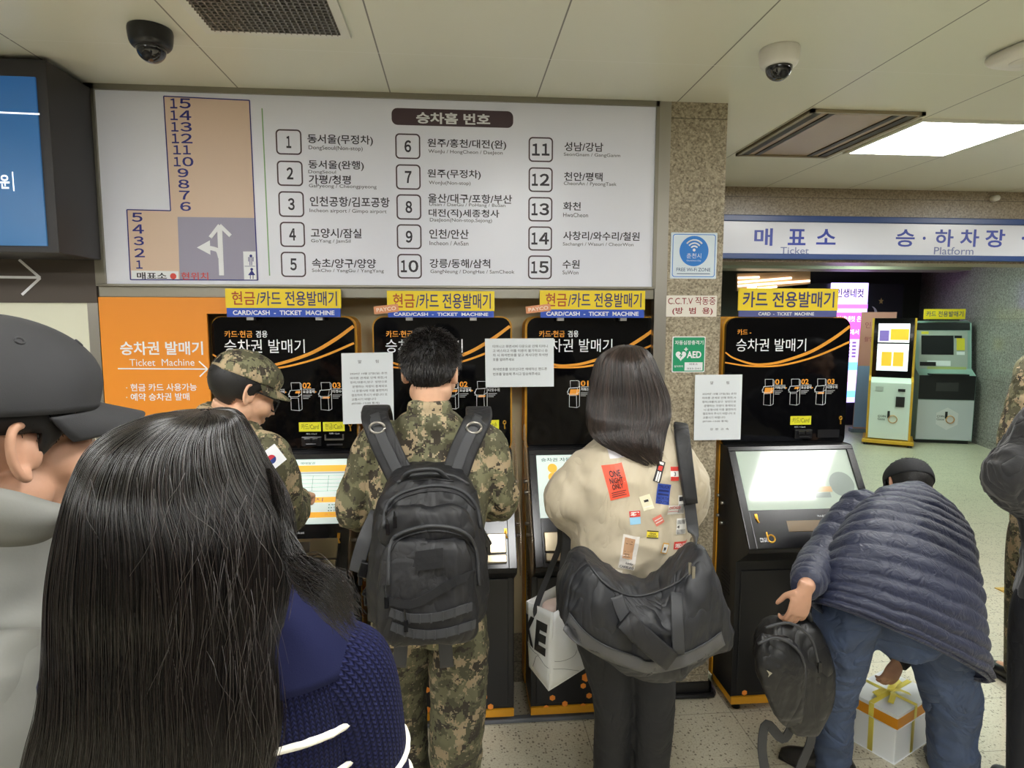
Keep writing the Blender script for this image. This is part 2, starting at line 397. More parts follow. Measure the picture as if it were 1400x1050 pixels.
b = MB(); b.cyl((.0, 0, -.04), (.0, 0, -.046), .05, .045, 28); b.build('cover', mat('ap_cover', (222, 220, 212), .3), t, True)
t = thing('fire_sensor', 'small white round sensor on the stone fascia above the blue signs', 'sensor', W(1357, 272, 4.56))
MB().cyl((0, 0, 0), (0, -.05, 0), .026, .02).build('sensor_body', mat('camera_white'), t, True)

# ------------------------------------------------------------------ big platform-number sign
Y0 = 2.858
INK = mat('sign_ink', (52, 48, 58), .5); NAVY = mat('number_navy', (38, 40, 128), .5); TAN = mat('map_tan', (205, 180, 158), .45, emit=.12)  # map tan given a faint glow to lift its brightness
LAV = mat('map_lavender', (150, 146, 166), .45, emit=.06); RED = mat('dot_red', (206, 70, 60), .5); GREEN = mat('line_green', (132, 176, 128), .5); MAROON = mat('title_plum', (76, 58, 66), .5)  # lavender also glows slightly, brightness put into the colour
t = thing('platform_sign', 'large white platform number sign with map above the ticket machines', 'sign', (0, 0, 0))
c, d = span(-1.490, .893, Y0, 2.884, 2.001, 2.797); MB().box(c, d).build('panel', mat('sign_face', (222, 224, 234), .3, emit=.06), t)  # sign face has a slight added glow so it reads brighter
b = MB()
for c, d in (span(-1.53, -1.49, 2.846, 2.885, 1.998, 2.82), span(.893, .908, 2.846, 2.885, 1.998, 2.82), span(-1.53, .908, 2.846, 2.885, 2.797, 2.82), span(-1.53, .908, 2.846, 2.885, 1.992, 2.001)): b.box(c, d)
b.build('frame', STEELD, t)
YL = Y0-.0008
b = MB(); s1 = 1/2.624
def poly(mb, pts, Y, mi=0): mb.add([W(x*s1, y*s1, Y) for x, y in pts], [tuple(range(len(pts)))[::-1]], mi)
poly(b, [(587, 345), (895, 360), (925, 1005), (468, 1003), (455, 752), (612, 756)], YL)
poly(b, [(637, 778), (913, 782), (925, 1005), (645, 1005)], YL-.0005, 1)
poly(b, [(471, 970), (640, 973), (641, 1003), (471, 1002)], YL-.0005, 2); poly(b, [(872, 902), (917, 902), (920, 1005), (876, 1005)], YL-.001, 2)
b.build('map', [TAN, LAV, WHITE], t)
b = MB()
pp = [W(x*s1, y*s1, YL-.001) for x, y in [(587, 345), (895, 360), (925, 1005), (468, 1003), (455, 752), (612, 756)]]
for i in range(6): b.ribbon([pp[i], pp[(i+1) % 6]], .0045, .001, (0, -1, 0))
for x, y0, y1 in ((900, 912, 950), (903, 960, 1000)):   # the little man and woman
    c = W(x*s1, (y0+6)*s1, YL-.0015); disc(b, (c[0], c[2]), .006, .006, YL-.0015, 0, 14)
for x in (892, 908): b.ribbon([W(x*s1, 922*s1, YL-.0015), W(x*s1, 938*s1, YL-.0015)], .003, .001, (0, -1, 0))
for x in (897, 903): b.ribbon([W(x*s1, 922*s1, YL-.0015), W(x*s1, 952*s1, YL-.0015)], .003, .001, (0, -1, 0))
b.add([W(x*s1, y*s1, YL-.0015) for x, y in ((903, 968), (916, 987), (890, 987))], [(0, 2, 1)])
for x in (898, 908): b.ribbon([W(x*s1, 986*s1, YL-.0015), W(x*s1, 1001*s1, YL-.0015)], .003, .001, (0, -1, 0))
b.ribbon([W(878*s1, 955*s1, YL-.0015), W(915*s1, 955*s1, YL-.0015)], .002, .001, (0, -1, 0))
b.build('map_outline', NAVY, t)
b = MB()
def arrow(pts, w): b.ribbon([W(x*s1, y*s1, YL-.002) for x, y in pts], w, .001, (0, -1, 0), 3)
b.ribbon([W(795*s1, 988*s1, YL-.002), W(788*s1, 815*s1, YL-.002)], .021, .001, (0, -1, 0))
b.ribbon([W(754*s1, 852*s1, YL-.0022), W(788*s1, 808*s1, YL-.0022)], .016, .001, (0, -1, 0)); b.ribbon([W(788*s1, 808*s1, YL-.0022), W(827*s1, 846*s1, YL-.0022)], .016, .001, (0, -1, 0))
arrow([(790, 925), (782, 900), (765, 892), (745, 889)], .018)
b.add([W(x*s1, y*s1, YL-.002) for x, y in ((706, 888), (753, 862), (755, 914))], [(0, 1, 2)])
b.build('map_arrow', WHITE, t)
b = MB()
for s_, x0, y0, x1, y1 in (('15', 610, 353, 684, 389), ('14', 611, 396, 686, 431), ('13', 614, 438, 688, 472), ('12', 616, 479, 690, 514), ('11', 621, 521, 684, 554), ('10', 623, 563, 694, 597), ('9', 637, 604, 676, 636), ('8', 639, 644, 679, 676), ('7', 643, 684, 681, 716), ('6', 646, 724, 685, 757), ('5', 472, 763, 511, 796), ('4', 475, 805, 516, 838), ('3', 479, 848, 516, 880), ('2', 481, 891, 519, 923), ('1', 488, 934, 511, 964)):
    digits(b, s_, x0*s1, y0*s1, x1*s1, y1*s1, YL-.001, .02)
b.build('map_numbers', NAVY, t)
b = MB(); wtext(b, '매표소', 491*s1, 977*s1, 598*s1, 1002*s1, YL-.0015, .02); wtext(b, '현위치', 650*s1, 977*s1, 747*s1, 1004*s1, YL-.0015, .01, 1)
c = W(622*s1, 991*s1, YL); disc(b, (c[0], c[2]), .013, .013, YL-.0015, 1); b.build('map_lettering', [INK, RED], t)
def S2(x, y): return 340+x/2.414, 120+y/2.414
def st(mb, s_, x0, y0, x1, y1, bold, mi=0): wtext(mb, s_, *S2(x0, y0), *S2(x1, y1), YL, bold, mi)
k, e, nb, bx = MB(), MB(), MB(), MB()
ROWS = [('1', (88, 136, 176, 222), [('동서울(무정차)', 194, 155, 410, 190, 0), ('DongSeoul(Non-stop)', 198, 192, 376, 209, 1)]),
 ('2', (92, 240, 180, 325), [('동서울(완행)', 197, 240, 380, 273, 0), ('DongSeoul', 197, 272, 288, 286, 1), ('가평/청평', 198, 288, 337, 318, 0), ('GaPyeong / Cheongpyeong', 199, 319, 422, 334, 1)]),
 ('3', (97, 341, 184, 427), [('인천공항/김포공항', 202, 360, 465, 393, 0), ('Incheon airport / Gimpo airport', 201, 400, 455, 416, 1)]),
 ('4', (102, 442, 187, 526), [('고양시/잠실', 205, 464, 372, 496, 0), ('GoYang / JamSil', 206, 500, 336, 514, 1)]),
 ('5', (105, 541, 190, 625), [('속초/양구/양양', 209, 564, 420, 595, 0), ('SokCho / YangGu / YangYang', 209, 598, 446, 612, 1)]),
 ('6', (483, 150, 567, 236), [('원주/홍천/대전(완)', 590, 170, 850, 203, 0), ('WonJu / HongCheon / DaeJeon', 593, 206, 838, 221, 1)]),
 ('7', (485, 252, 568, 337), [('원주(무정차)', 590, 270, 766, 302, 0), ('WonJu(Non-stop)', 595, 308, 732, 323, 1)]),
 ('8', (487, 351, 570, 436), [('울산/대구/포항/부산', 592, 351, 869, 381, 0), ('Ulsan / DaeGu / PoHang / BuSan', 596, 381, 847, 395, 1), ('대전(직)세종청사', 594, 401, 827, 431, 0), ('DaeJeon(Non-stop,Sejong)', 598, 431, 803, 446, 1)]),
 ('9', (488, 450, 571, 533), [('인천/안산', 596, 467, 726, 498, 0), ('Incheon / AnSan', 597, 506, 725, 520, 1)]),
 ('10', (490, 548, 572, 630), [('강릉/동해/삼척', 597, 565, 797, 595, 0), ('GangNeung / DongHae / SamCheok', 600, 601, 877, 616, 1)]),
 ('11', (924, 162, 1004, 246), [('성남/강남', 1042, 180, 1170, 210, 0), ('SeonGnam / GangGanm', 1040, 216, 1226, 230, 1)]),
 ('12', (924, 262, 1003, 345), [('천안/평택', 1041, 279, 1168, 308, 0), ('CheonAn / PyeongTaek', 1040, 311, 1214, 326, 1)]),
 ('13', (923, 360, 1002, 442), [('화천', 1038, 377, 1096, 405, 0), ('HwaCheon', 1038, 413, 1120, 427, 1)]),
 ('14', (923, 457, 1001, 538), [('사창리/와수리/철원', 1038, 475, 1290, 504, 0), ('Sachangri / Wasuri / CheorWon', 1037, 511, 1270, 525, 1)]),
 ('15', (922, 553, 1000, 632), [('수원', 1036, 568, 1092, 597, 0), ('SuWon', 1036, 603, 1088, 616, 1)])]
for num, (x0, y0, x1, y1), tx in ROWS:
    c0, c1 = S2(x0, y0), S2(x1, y1); a, z = W(*c0, YL), W(*c1, YL); w, h = z[0]-a[0], a[2]-z[2]; cx, cz = (a[0]+z[0])/2, (a[2]+z[2])/2
    nb, bx, k, e = MB(), MB(), MB(), MB(); ring(bx, rrect(w, h, .018), rrect(w-.012, h-.012, .013), lambda p: (cx+p[0], YL, cz+p[1]))
    xm, ym = (x0+x1)/2, (y0+y1)/2; hw = 11 if len(num) == 1 else 29
    if num == '1': hw = 8
    digits(nb, num, *S2(xm-hw, ym-20), *S2(xm+hw, ym+20), YL, .03)
    for s_, a0, b0, a1, b1, kind in tx: st((k, e)[kind], s_, a0, b0, a1, b1, (.015, .0)[kind])
    bo = bx.build('number_box', MAROON, t); nb.build('number', INK, bo); k.build('lettering', INK, t); e.build('lettering', INK, t)
a, z = W(*S2(471, 66), YL), W(*S2(873, 133), YL)
b = MB(); b.add([((a[0]+z[0])/2+p[0], YL, (a[2]+z[2])/2+p[1]) for p in rrect(z[0]-a[0], a[2]-z[2], .025)], [tuple(range(24))]); st(b, '승차홈 번호', 553, 83, 797, 121, .03, 1)
b.v[-1] = b.v[-1]-A(0, .0008, 0); b.build('title_pill', [MAROON, WHITE], t)
b = MB(); b.ribbon([W(*S2(44, 68), YL), W(*S2(69, 620), YL)], .005, .001, (0, -1, 0)); b.build('divider_line', GREEN, t)

# ------------------------------------------------------------------ orange guide panel and the left-hand display
t = thing('guide_panel', 'orange guide panel with white arrow pointing to the ticket machines', 'sign')
MB().prism([(x, 2.858, z) for x, z in ((-1.53, .25), (-1.104, .25), (-1.104, 1.40), (-1.086, 1.40), (-1.086, 1.875), (-1.0, 1.875), (-1.0, 1.945), (-1.53, 1.945))], (0, .012, 0)).build('panel', mat('guide_orange', (236, 146, 40), .45), t)
b = MB(); yo = 2.857
def S4(x, y): return 120+x/3.684, 380+y/3.684
for s_, x0, y0, x1, y1, bo in (('승차권 발매기', 163, 320, 580, 388, .02), ('Ticket  Machine', 210, 408, 537, 443, 0.), ('· 현금 카드 사용가능', 193, 532, 549, 570, .014), ('· 예약 승차권 발매', 193, 580, 512, 618, .014)): wtext(b, s_, *S4(x0, y0), *S4(x1, y1), yo, bo)
for p, q in (((152, 457), (603, 459)), ((560, 420), (603, 459)), ((564, 497), (603, 459))): b.ribbon([W(*S4(*p), yo), W(*S4(*q), yo)], .0055, .001, (0, -1, 0))
b.build('lettering', WHITE, t)

t = thing('display_case', 'black wall display with blue screen beside the number sign', 'display')
c, d = span(-3.4, -1.50, 2.56, 2.845, 2.10, 2.80); MB().box(c, d).build('case', mat('case_black', (44, 42, 44), .45), t, bevel=.004)
BLUE = mat('blue_screen', (38, 84, 128), .25, emit=.9)
k = NT(BLUE); g = k.n('ShaderNodeTexCoord'); sx = k.n('ShaderNodeSeparateXYZ'); k.l(g.outputs['Generated'], sx.inputs[0])
k.l(k.mix(sx.outputs[2], rgb((52, 92, 128)), rgb((24, 66, 112))), k.b.inputs['Emission Color'])
c, d = span(-3.3, -1.538, 2.553, 2.562, 2.125, 2.735); MB().box(c, d).build('screen', BLUE, t)
b = MB(); LIT = mat('screen_white', (235, 240, 245), .4, emit=1.)
b.ribbon([(-3.0, 2.551, 2.626), W(54, 156, 2.551)], .006, .001, (0, -1, 0)); p = W(18, 248, 2.551); b.ribbon([p+A(0, 0, .035), p+A(0, 0, -.035)], .004, .001, (0, -1, 0))
wtext(b, '운', 0, 239, 13, 258, 2.551, .02); wtext(b, '출발 안내', -90, 239, -6, 258, 2.551, .02); b.build('lettering', LIT, t)
t = thing('arrow_sign', 'white arrow on the dark band under the blue display', 'sign')
b = MB(); ya = 2.851
for p, q in (((-60, 378), (54, 379.5)), ((26, 355), (55, 380)), ((30, 403), (55, 380))): b.ribbon([W(*p, ya), W(*q, ya)], .011, .002, (0, -1, 0))
b.build('arrow', WHITE, t)
t = thing('wall_plaque', 'dark blue wall plaque with white edge behind the man in the cap', 'sign')
a, z = W(-60, 448, 2.855), W(35, 490, 2.855)
for nme, mm, g_, y in (('border', WHITE, .006, 2.857), ('plate', mat('plaque_navy', (40, 46, 98), .4), 0, 2.853)):
    b = MB(); w, h = z[0]-a[0]+2*g_, a[2]-z[2]+2*g_; b.prism([((a[0]+z[0])/2+p[0], y, (a[2]+z[2])/2+p[1]) for p in rrect(w, h, .03)], (0, .004, 0)); b.build(nme, mm, t)
# ------------------------------------------------------------------ ticket machines
GLOSS = mat('machine_gloss_black', (9, 9, 11), .06, spec=.4); SATIN = mat('machine_satin_black', (26, 26, 29), .38, bump=(140, .05))
CONS = mat('console_black', (24, 24, 28), .22, bump=(70, .03)); AMBER = mat('machine_amber', (214, 152, 34), .4); AMB2 = mat('amber_print', (240, 160, 50), .45); HEX = mat('hexagon_orange', (244, 148, 56), .5)
LABY = mat('label_yellow', (232, 226, 50), .5); GREY = mat('grey_print', (150, 150, 152), .5); GOLD = mat('key_gold', (214, 160, 60), .35, .8); TROUGH = mat('trough_metal', (170, 158, 134), .28, 1.)
SCR = mat('screen_pale', (206, 220, 214), .1, emit=.62); SCR4 = mat('screen_idle', (176, 190, 178), .07, emit=.30, spec=.9, coat=1.)
SO = mat('screen_orange', (240, 176, 70), .2, emit=.62); SG = mat('screen_grey', (170, 180, 182), .2, emit=.5); SI = mat('screen_ink', (90, 100, 104), .2, emit=.2)
ACR = mat('smoked_acrylic', (150, 128, 104), .15, alpha=.42)
PW, PT, PB = .62, 1.86, 1.253
def make_machine(label, x, base_hex, cash=True, screen='menu', variant=0, yface=2.90):
    t = thing('ticket_machine', label, 'ticket machine', (x, yface, 0), group='black ticket machines in a row')
    b = MB(); tp = [(p[0], .012, PB-.02+(PT-PB+.02)/2+p[1]) for p in rrect(PW, PT-PB+.02, .045)]
    b.prism(tp, (0, -.018, 0)); b.build('display_panel', GLOSS, t)
    b = MB(); b.prism([(q[0]*1.018, .013, q[2]+.003 if q[2] > 1.5 else q[2]) for q in tp], (0, .125, 0)); b.box((0, .075, .66), (PW+.012, .125, 1.18)); b.build('amber_shell', AMBER, t, bevel=.003)
    L = .4815 if not cash else .53; dy, dz = -.262/.4815, -.404/.4815; cy, cz = -.058+dy*L, 1.247+dz*L
    b = MB(); b.prism([(-PW/2, y, z) for y, z in ((.012, 1.25), (-.058, 1.25), (cy, cz), (cy+.012, cz-.022), (-.2, cz-.10), (-.2, .085), (.012, .085))], (PW, 0, 0)); b.build('cabinet', SATIN, t, bevel=.004)
    b = MB(); b.box((0, -.203, .40), (PW-.05, .006, .60)); o = b.build('service_door', SATIN, t, bevel=.003)
    for s in (-1, 1): # slotted side vents
        v = MB()
        for i in range(7): v.box((s*(PW/2+.001), -.10, .56+i*.018), (.003, .09, .006))
        v.build('side_vent', BLACK, t)
    MB().box((0, -.10, .066), (PW, .215, .034)).build('amber_plinth', AMBER, t)
    for sx in (-1, 1):
        for y in (-.15, .09):
            f = MB(); f.cyl((sx*(PW/2-.05), y, 0), (sx*(PW/2-.05), y, .05), .02, .014); f.build('levelling_foot', BLACK, t, True)
    # console face: u across 0..1, v down 0..1
    N = A(0, dz, -dy)
    def C(u, v, h=0.): return A(-PW/2+u*PW, -.058+dy*L*v, 1.247+dz*L*v)+N*h
    def cq(mb, u0, v0, u1, v1, h, mi=0): mb.quad(C(u0, v1, h), C(u1, v1, h), C(u1, v0, h), C(u0, v0, h), mi)
    def ctext(mb, s, u0, v0, u1, v1, h, bo=0., mi=0): text(mb, s, C(u0, v1, h), C(u1, v1, h)-C(u0, v1, h), C(u0, v0, h)-C(u0, v1, h), bo, mi)
    b = MB(); R = np.array([[1, 0, 0], [0, -dy, N[1]], [0, -dz, N[2]]]).astype(float)
    R = np.stack([A(1, 0, 0), A(0, -dy, -dz), N], 1)
    vs = .64 if not cash else .60
    for u0, v0, u1, v1 in ((0, 0, 1, .045), (0, .045, .055, 1.), (.945, .045, 1, 1.), (.055, vs, .945, 1.)):
        b.box(C((u0+u1)/2, (v0+v1)/2, .006), ((u1-u0)*PW, (v1-v0)*L, .012), R)
    b.build('console_frame', CONS, t, bevel=.002)
    b = MB(); cq(b, .05, .04, .95, vs+.01, .004)
    so = b.build('touch_screen', SCR if screen != 'idle' else SCR4, t)
    b = MB(); h = .0052
    if screen == 'menu':
        cq(b, .08, .12, .44, .17, h, 1); cq(b, .47, .10, .95, .155, h, 0); cq(b, .47, .157, .95, .175, h, 1); cq(b, .45, .375, .95, .42, h, 0); cq(b, .40, .50, .95, .545, h, 0); cq(b, .47, .07, .57, .092, h, 0)
        for i in range(5): cq(b, .50, .19+i*.033, .93, .192+i*.033, h, 2)
        for i in range(4): cq(b, .50+.108*i, .19, .502+.108*i, .325, h, 2)
        for i, s_ in enumerate(('8,900원', '0원', '0원')): ctext(b, s_, .84, .432+.024*i, .92, .45+.024*i, h, 0, 2)
        ctext(b, '1매', .55, .512, .60, .535, h, .01, 2); ctext(b, '8,900', .82, .512, .92, .535, h, .01, 2); ctext(b, '예매발권', .62, .07, .72, .09, h, 0, 2); ctext(b, '승차권 발매', .12, .135, .30, .158, h, 0, 2); ctext(b, '출발지', .60, .38, .80, .412, h, 0, 2)
        for i in range(6): cq(b, .10, .22+i*.055, .42, .222+i*.055, h, 1)
        so = b.build('screen_menu', [SO, SG, SI], so)
    elif screen == 'steps':
        ctext(b, '승차권 자동발매기 이용안내', .09, .07, .62, .105, h, .01, 2)
        for i in range(5):
            c_ = C(.17, .165+.08*i, h); n = 18; b.add([c_+A(1, 0, 0)*.022*math.cos(a)+A(0, dy, dz)*.022*math.sin(a) for a in np.arange(n)*2*math.pi/n], [tuple(range(n))[::-1]], 0 if i < 4 else 1)
            cq(b, .27, .155+.08*i, .7, .162+.08*i, h, 1); cq(b, .27, .172+.08*i, .6, .177+.08*i, h, 1)
        so = b.build('screen_menu', [SO, SG, SI], so)
    else:
        cq(b, .30, .42, .74, .475, h, 0); cq(b, .60, .48, .72, .53, h, 1); cq(b, .24, .46, .28, .50, h, 1); n = 24; c_ = C(.83, .40, h)
        b.add([c_+A(1, 0, 0)*.06*math.cos(a)+A(0, dy, dz)*.06*math.sin(a) for a in np.arange(n)*2*math.pi/n], [tuple(range(n))[::-1]], 1)
        so = b.build('screen_menu', [mat('idle_tan', (190, 160, 120), .1, emit=.25), mat('idle_grey', (140, 150, 144), .1, emit=.2)], so)
    # lower console: ticket outlet
    b = MB()
    if cash:
        b.box(C(.5, .80, .012), (PW*.86, .10*L*1.6, .02), R); b.box(C(.5, .925, .016), (PW*.86, .035, .03), R)
        b.build('coin_trough', TROUGH, t, bevel=.004)
        MB().box(C(.66, .79, .0226), (.11, .045, .003), R).build('ticket_outlet', mat('outlet_dark', (58, 50, 40), .4), t)
    else:
        MB().box(C(.52, .80, .0126), (.25, .05, .004), R).build('ticket_outlet', mat('outlet_amber', (120, 98, 66), .25), t, bevel=.002)
    b = MB(); hh = .0136
    ctext(b, '시작/ticket' if cash else '거스름돈/Change', .56, .655 if cash else .70, .70, .68 if cash else .725, hh, .005)
    if not cash: ctext(b, 'COIN GATE', .09, .90, .15, .94, hh, .01); 
    b.build('console_lettering', WHITE, t)
    kx = .10 if not cash else .93; kv = .70
    b = MB(); b.box(C(kx, kv, .0135), (.012, .022, .004), R); b.tube([C(kx, kv, .014), C(kx, kv+.03, .016), C(kx+.01, kv+.06, .014)], .004, 8, 2); b.build('sticker_mark', GOLD, t)
    if not cash:
        b = MB(); c_ = C(.175, .91, .0135)
        b.tube([c_+A(1, 0, 0)*.016*math.cos(a)-A(0, dy, dz)*.016*math.sin(a) for a in np.linspace(0, 2*math.pi, 25)], .0035, 8); b.ribbon([c_-A(1, 0, 0)*.015-A(0, dy, dz)*.03, c_-A(1, 0, 0)*.015], .006, .002, N); b.build('bee_logo', GOLD, t)
    # upper panel print: u across, v down from the top
    yp = -.0068
    def P(u, v, h=0.): return A(-PW/2+u*PW, yp-h, PT-v*(PT-PB))
    def ptext(mb, s, u0, v0, u1, v1, bo=0., mi=0): text(mb, s, P(u0, v1), P(u1, v1)-P(u0, v1), P(u0, v0)-P(u0, v1), bo, mi)
    b = MB()
    if cash: ptext(b, '카드·현금', .088, .098, .282, .148, .012, 1); ptext(b, '겸용', .305, .098, .386, .148, .012, 0)
    else: ptext(b, '카드 -', .09, .088, .20, .133, .015, 1)
    ptext(b, '승차권 발매기', .084, .162, .645, .262, .004, 0)
    for i, u in enumerate((.302, .515, .728)):
        ptext(b, '0%d' % (i+1), u+.105, .483, u+.165, .526, .025, 1); ptext(b, ('거래선택', '요금결제', '티켓수취')[i], u+.105, .538, u+.19, .562, .01, 0)
        for q in range(3): b.quad(P(u+.105, .58+.012*q), P(u+.17-.012*q, .58+.012*q), P(u+.17-.012*q, .574+.012*q), P(u+.105, .574+.012*q), 2)
        b.quad(P(u+.105, .533), P(u+.19, .533), P(u+.19, .530), P(u+.105, .530), 0)
        if i < 2: b.add([P(u+.193, .545), P(u+.205, .553), P(u+.193, .561)], [(0, 1, 2)], 1)
    if cash: ptext(b, '카드 / Card', .635, .862, .71, .876, 0, 0); ptext(b, '지폐 / Cash', .80, .862, .875, .876, 0, 0)
    else: ptext(b, '카드 / Card', .58, .862, .67, .876, 0, 0)
    b.build('panel_lettering', [WHITE, AMB2, GREY], t)
    b = MB() # little line drawings of the machine, one per step
    for i, u0 in enumerate((.302, .515, .728)):
        def q(x, y): return P(u0+x*.097, .483+y*.21)
        for pl in ([(.25, .0), (.9, .0), (.92, .25), (.28, .27), (.25, 0)], [(.9, 0), (1, .05), (1, .95), (.8, 1), (.2, .97), (.2, .5), (.02, .42), (.22, .26)], [(.15, .28), (.85, .26), (.75, .5), (.05, .5), (.15, .28)], [(.2, .55), (.75, .55), (.78, .98)], [(.75, .5), (.95, .42)], [(.92, .25), (1, .2)]):
            b.tube([q(x, y) for x, y in pl], .0011, 5)
    b.build('step_drawing', WHITE, t)
    b = MB()
    qq = [(0.302+.02, .55, .07, .045), (.515+.05, .545, .035, .018), (.728+.03, .59, .05, .014)]
    for u, v, w, h in qq: b.quad(P(u, v+h), P(u+w, v+h), P(u+w+.006, v), P(u+.006, v))
    b.build('step_highlight', AMB2, t)
    b = MB()
    b.ribbon([P(u, v, .0004) for u, v in ((.0, .27), (.07, .315), (.217, .361), (.34, .362), (.466, .34), (.68, .268), (.858, .166), (.995, .065))], [.007, .008, .010, .011, .013, .015, .016, .014], .0012, (0, -1, 0), 6)
    b.ribbon([P(u, v) for u, v in ((.0, .349), (.2, .378), (.43, .375), (.644, .33), (.822, .267), (.995, .19))], [.007, .008, .009, .009, .010, .010], .0012, (0, -1, 0), 6)
    b.build('swoosh', AMB2, t)
    labs = [(.585, .742, '카드/Card'), (.757, .913, '현금/Cash')] if cash else [(.545, .715, '카드/Card')]
    for u0, u1, s_ in labs:
        b = MB(); a, z = P(u0, .851, .0006), P(u1, .781, .0006); b.box((a+z)/2, (z[0]-a[0], .001, z[2]-a[2])); text(b, s_, P(u0+.016, .836, .0014), A(PW*(u1-u0-.032), 0, 0), A(0, 0, .027), .0, 1)
        b.build('yellow_label', [LABY, mat('label_ink', (70, 70, 20), .6)], t)
    u0 = .604 if cash else .58
    b = MB()
    for u, v, w, h, d in ((u0+.07, .925, .088, .045, .012), (u0+.045, .912, .03, .02, .024), (u0+.10, .912, .026, .02, .024), (u0+.07, .945, .05, .01, .02)): b.box(P(u, v)-A(0, d/2, 0), (w, d, h))
    b.build('card_reader', mat('reader_black', (34, 34, 36), .18), t, bevel=.003)
    b = MB(); 
    if cash:
        u, v = .838, .893
        b.box(P(u, v+.018)-A(0, .008, 0), (.082, .016, .006)); b.box(P(u-.064, v)-A(0, .006, 0), (.005, .012, .022)); b.box(P(u+.064, v)-A(0, .006, 0), (.005, .012, .022)); b.box(P(u, v+.06)-A(0, .003, 0), (.07, .006, .006), mi=1); b.build('bill_slot', [STEEL, mat('slot_dark', (70, 70, 72), .3)], t)
    else: b.box(P(.86, .925)-A(0, .003, 0), (.11, .006, .04)); b.build('bill_slot', mat('reader_black'), t)
    b = MB(); b.tube([P(.955, .80, .004)+A(.006*math.cos(a), 0, .008*math.sin(a)) for a in np.linspace(0, 2*math.pi, 13)], .003, 8); b.ribbon([P(.955, .82, .004), P(.957, .85, .004)], .006, .002, (0, -1, 0)); b.build('keyhole_mark', GOLD, t)
    b = MB()
    for px, py, r in base_hex:
        c = W(px, py, yface-.2); b.add([(c[0]-x+r*math.cos(a), -.2068, c[2]+r*math.sin(a)) for a in np.arange(6)*math.pi/3+.52], [tuple(range(6))])
    if base_hex: b.build('hexagon_print', HEX, t)
    if cash: # smoked acrylic privacy fins with bolts
        for s in (-1, 1):
            f = MB(); f.prism([(s*(PW/2+.012), y, z) for y, z in ((-.012, 1.36), (-.03, 1.37), (-.12, 1.26), (cy-.02, cz+.12), (cy-.035, cz+.02), (cy, cz-.03), (-.1, .98))], (s*.006, 0, 0)); fo = f.build('privacy_fin', ACR, t)
            bb = MB()
            for y, z in ((-.12, 1.12), (-.16, 1.08), (-.2, .95), (-.235, .91)): bb.cyl((s*(PW/2), y, z), (s*(PW/2+.028), y, z), .008, n=12)
            bb.build('bolt', STEEL, fo, True)
    else:
        bb = MB()
        for z in (.88, .98): bb.cyl((-PW/2, -.06, z), (-PW/2-.02, -.06, z), .008, n=12); bb.cyl((-PW/2, 0, z+.02), (-PW/2-.012, 0, z+.02), .008, n=12)
        bb.build('bolt', STEEL, t, True)
    return t
make_machine('black ticket machine next to the orange panel, used by the capped soldier', -.772, [(430, 955, .014), (452, 966, .014)])
make_machine('black ticket machine in front of the soldier with the black backpack', -.066, [(662, 952, .0145), (670.6, 965, .0145), (561, 966, .0145), (584, 942, .0145), (585, 969, .0145), (647.7, 962, .0145), (610, 955, .0145)])
make_machine('black ticket machine in front of the woman in the beige jacket', .632, [(755, 953, .0145), (772, 961, .0145), (746.6, 966.7, .0145), (796.7, 964, .0145), (805, 950, .0145), (797, 936.6, .014), (801, 925, .022), (857, 957, .015), (842, 945, .014)], screen='steps')
make_machine('free-standing black card ticket machine right of the stone column, glare on its screen', 1.580, [(1017, 946, .014), (1040, 956, .014)], cash=False, screen='idle')

# header signs on the machines
SY = mat('sign_yellow', (240, 212, 40), .45); SB = mat('sign_blue', (44, 82, 190), .45); SNAVY = mat('sign_navy', (52, 52, 110), .5); SRED = mat('sign_red', (176, 72, 40), .5)
def header(label, x0, x1, y0, ym, y1, Y, ko, en, dim=None):
    a, z = W(x0, y0, Y), W(x1, y1, Y); m_ = W(x0, ym, Y)[2]; w = z[0]-a[0]
    t = thing('header_sign', label, 'sign', ((a[0]+z[0])/2, Y, z[2]), group='yellow and blue signs on the ticket machines')
    h = a[2]-z[2]; hb = m_-z[2]
    MB().box((0, 0, hb+(h-hb)/2), (w, .008, h-hb)).build('yellow_board', SY, t); MB().box((0, -.001, hb/2), (w*.985, .008, hb)).build('blue_board', SB if not dim else mat('sign_slate', (84, 92, 150), .45), t)
    b = MB(); yy = -.0048; hh = h-hb
    if len(ko) == 2:
        text(b, ko[0], (-w*.445, yy, hb+hh*.16), (w*.20, 0, 0), (0, 0, hh*.7), .012, 1); text(b, ko[1], (-w*.235, yy, hb+hh*.12), (w*.70, 0, 0), (0, 0, hh*.76), .012, 0)
    else: text(b, ko[0], (-w*.46, yy, hb+hh*.14), (w*.92, 0, 0), (0, 0, hh*.72), .016, 0)
    text(b, en, (-w*.44, yy-.001, hb*.22), (w*.88, 0, 0), (0, 0, hb*.52), .025, 2) if not dim else text(b, en, (-w*.30, yy-.001, hb*.22), (w*.56, 0, 0), (0, 0, hb*.52), .02, 2)
    b.build('lettering', [SNAVY, SRED, WHITE], t)
    for q in (-.3, .3):
        if not dim: MB().box((w*q, .02, -.004), (.03, .035, .02)).build('clip', STEEL, t)
EN = 'CARD/CASH  -  TICKET  MACHINE'
header('yellow and blue sign on the ticket machine beside the orange panel', 308, 467, 394.5, 421, 433.5, 2.83, ('현금', '/카드 전용발매기'), EN)
header('yellow and blue sign behind the head of the backpack soldier', 529, 676, 397.5, 425, 434, 2.83, ('현금', '/카드 전용발매기'), EN)
header('yellow and blue sign above the long haired woman in beige', 738, 881, 397, 423, 434.5, 2.83, ('현금', '/카드 전용발매기'), EN)
header('yellow and slate sign without red letters on the free-standing machine', 1010, 1144, 394, 424.5, 433.4, 2.90, ('카드 전용발매기',), 'CARD  -  TICKET  MACHINE', 1)
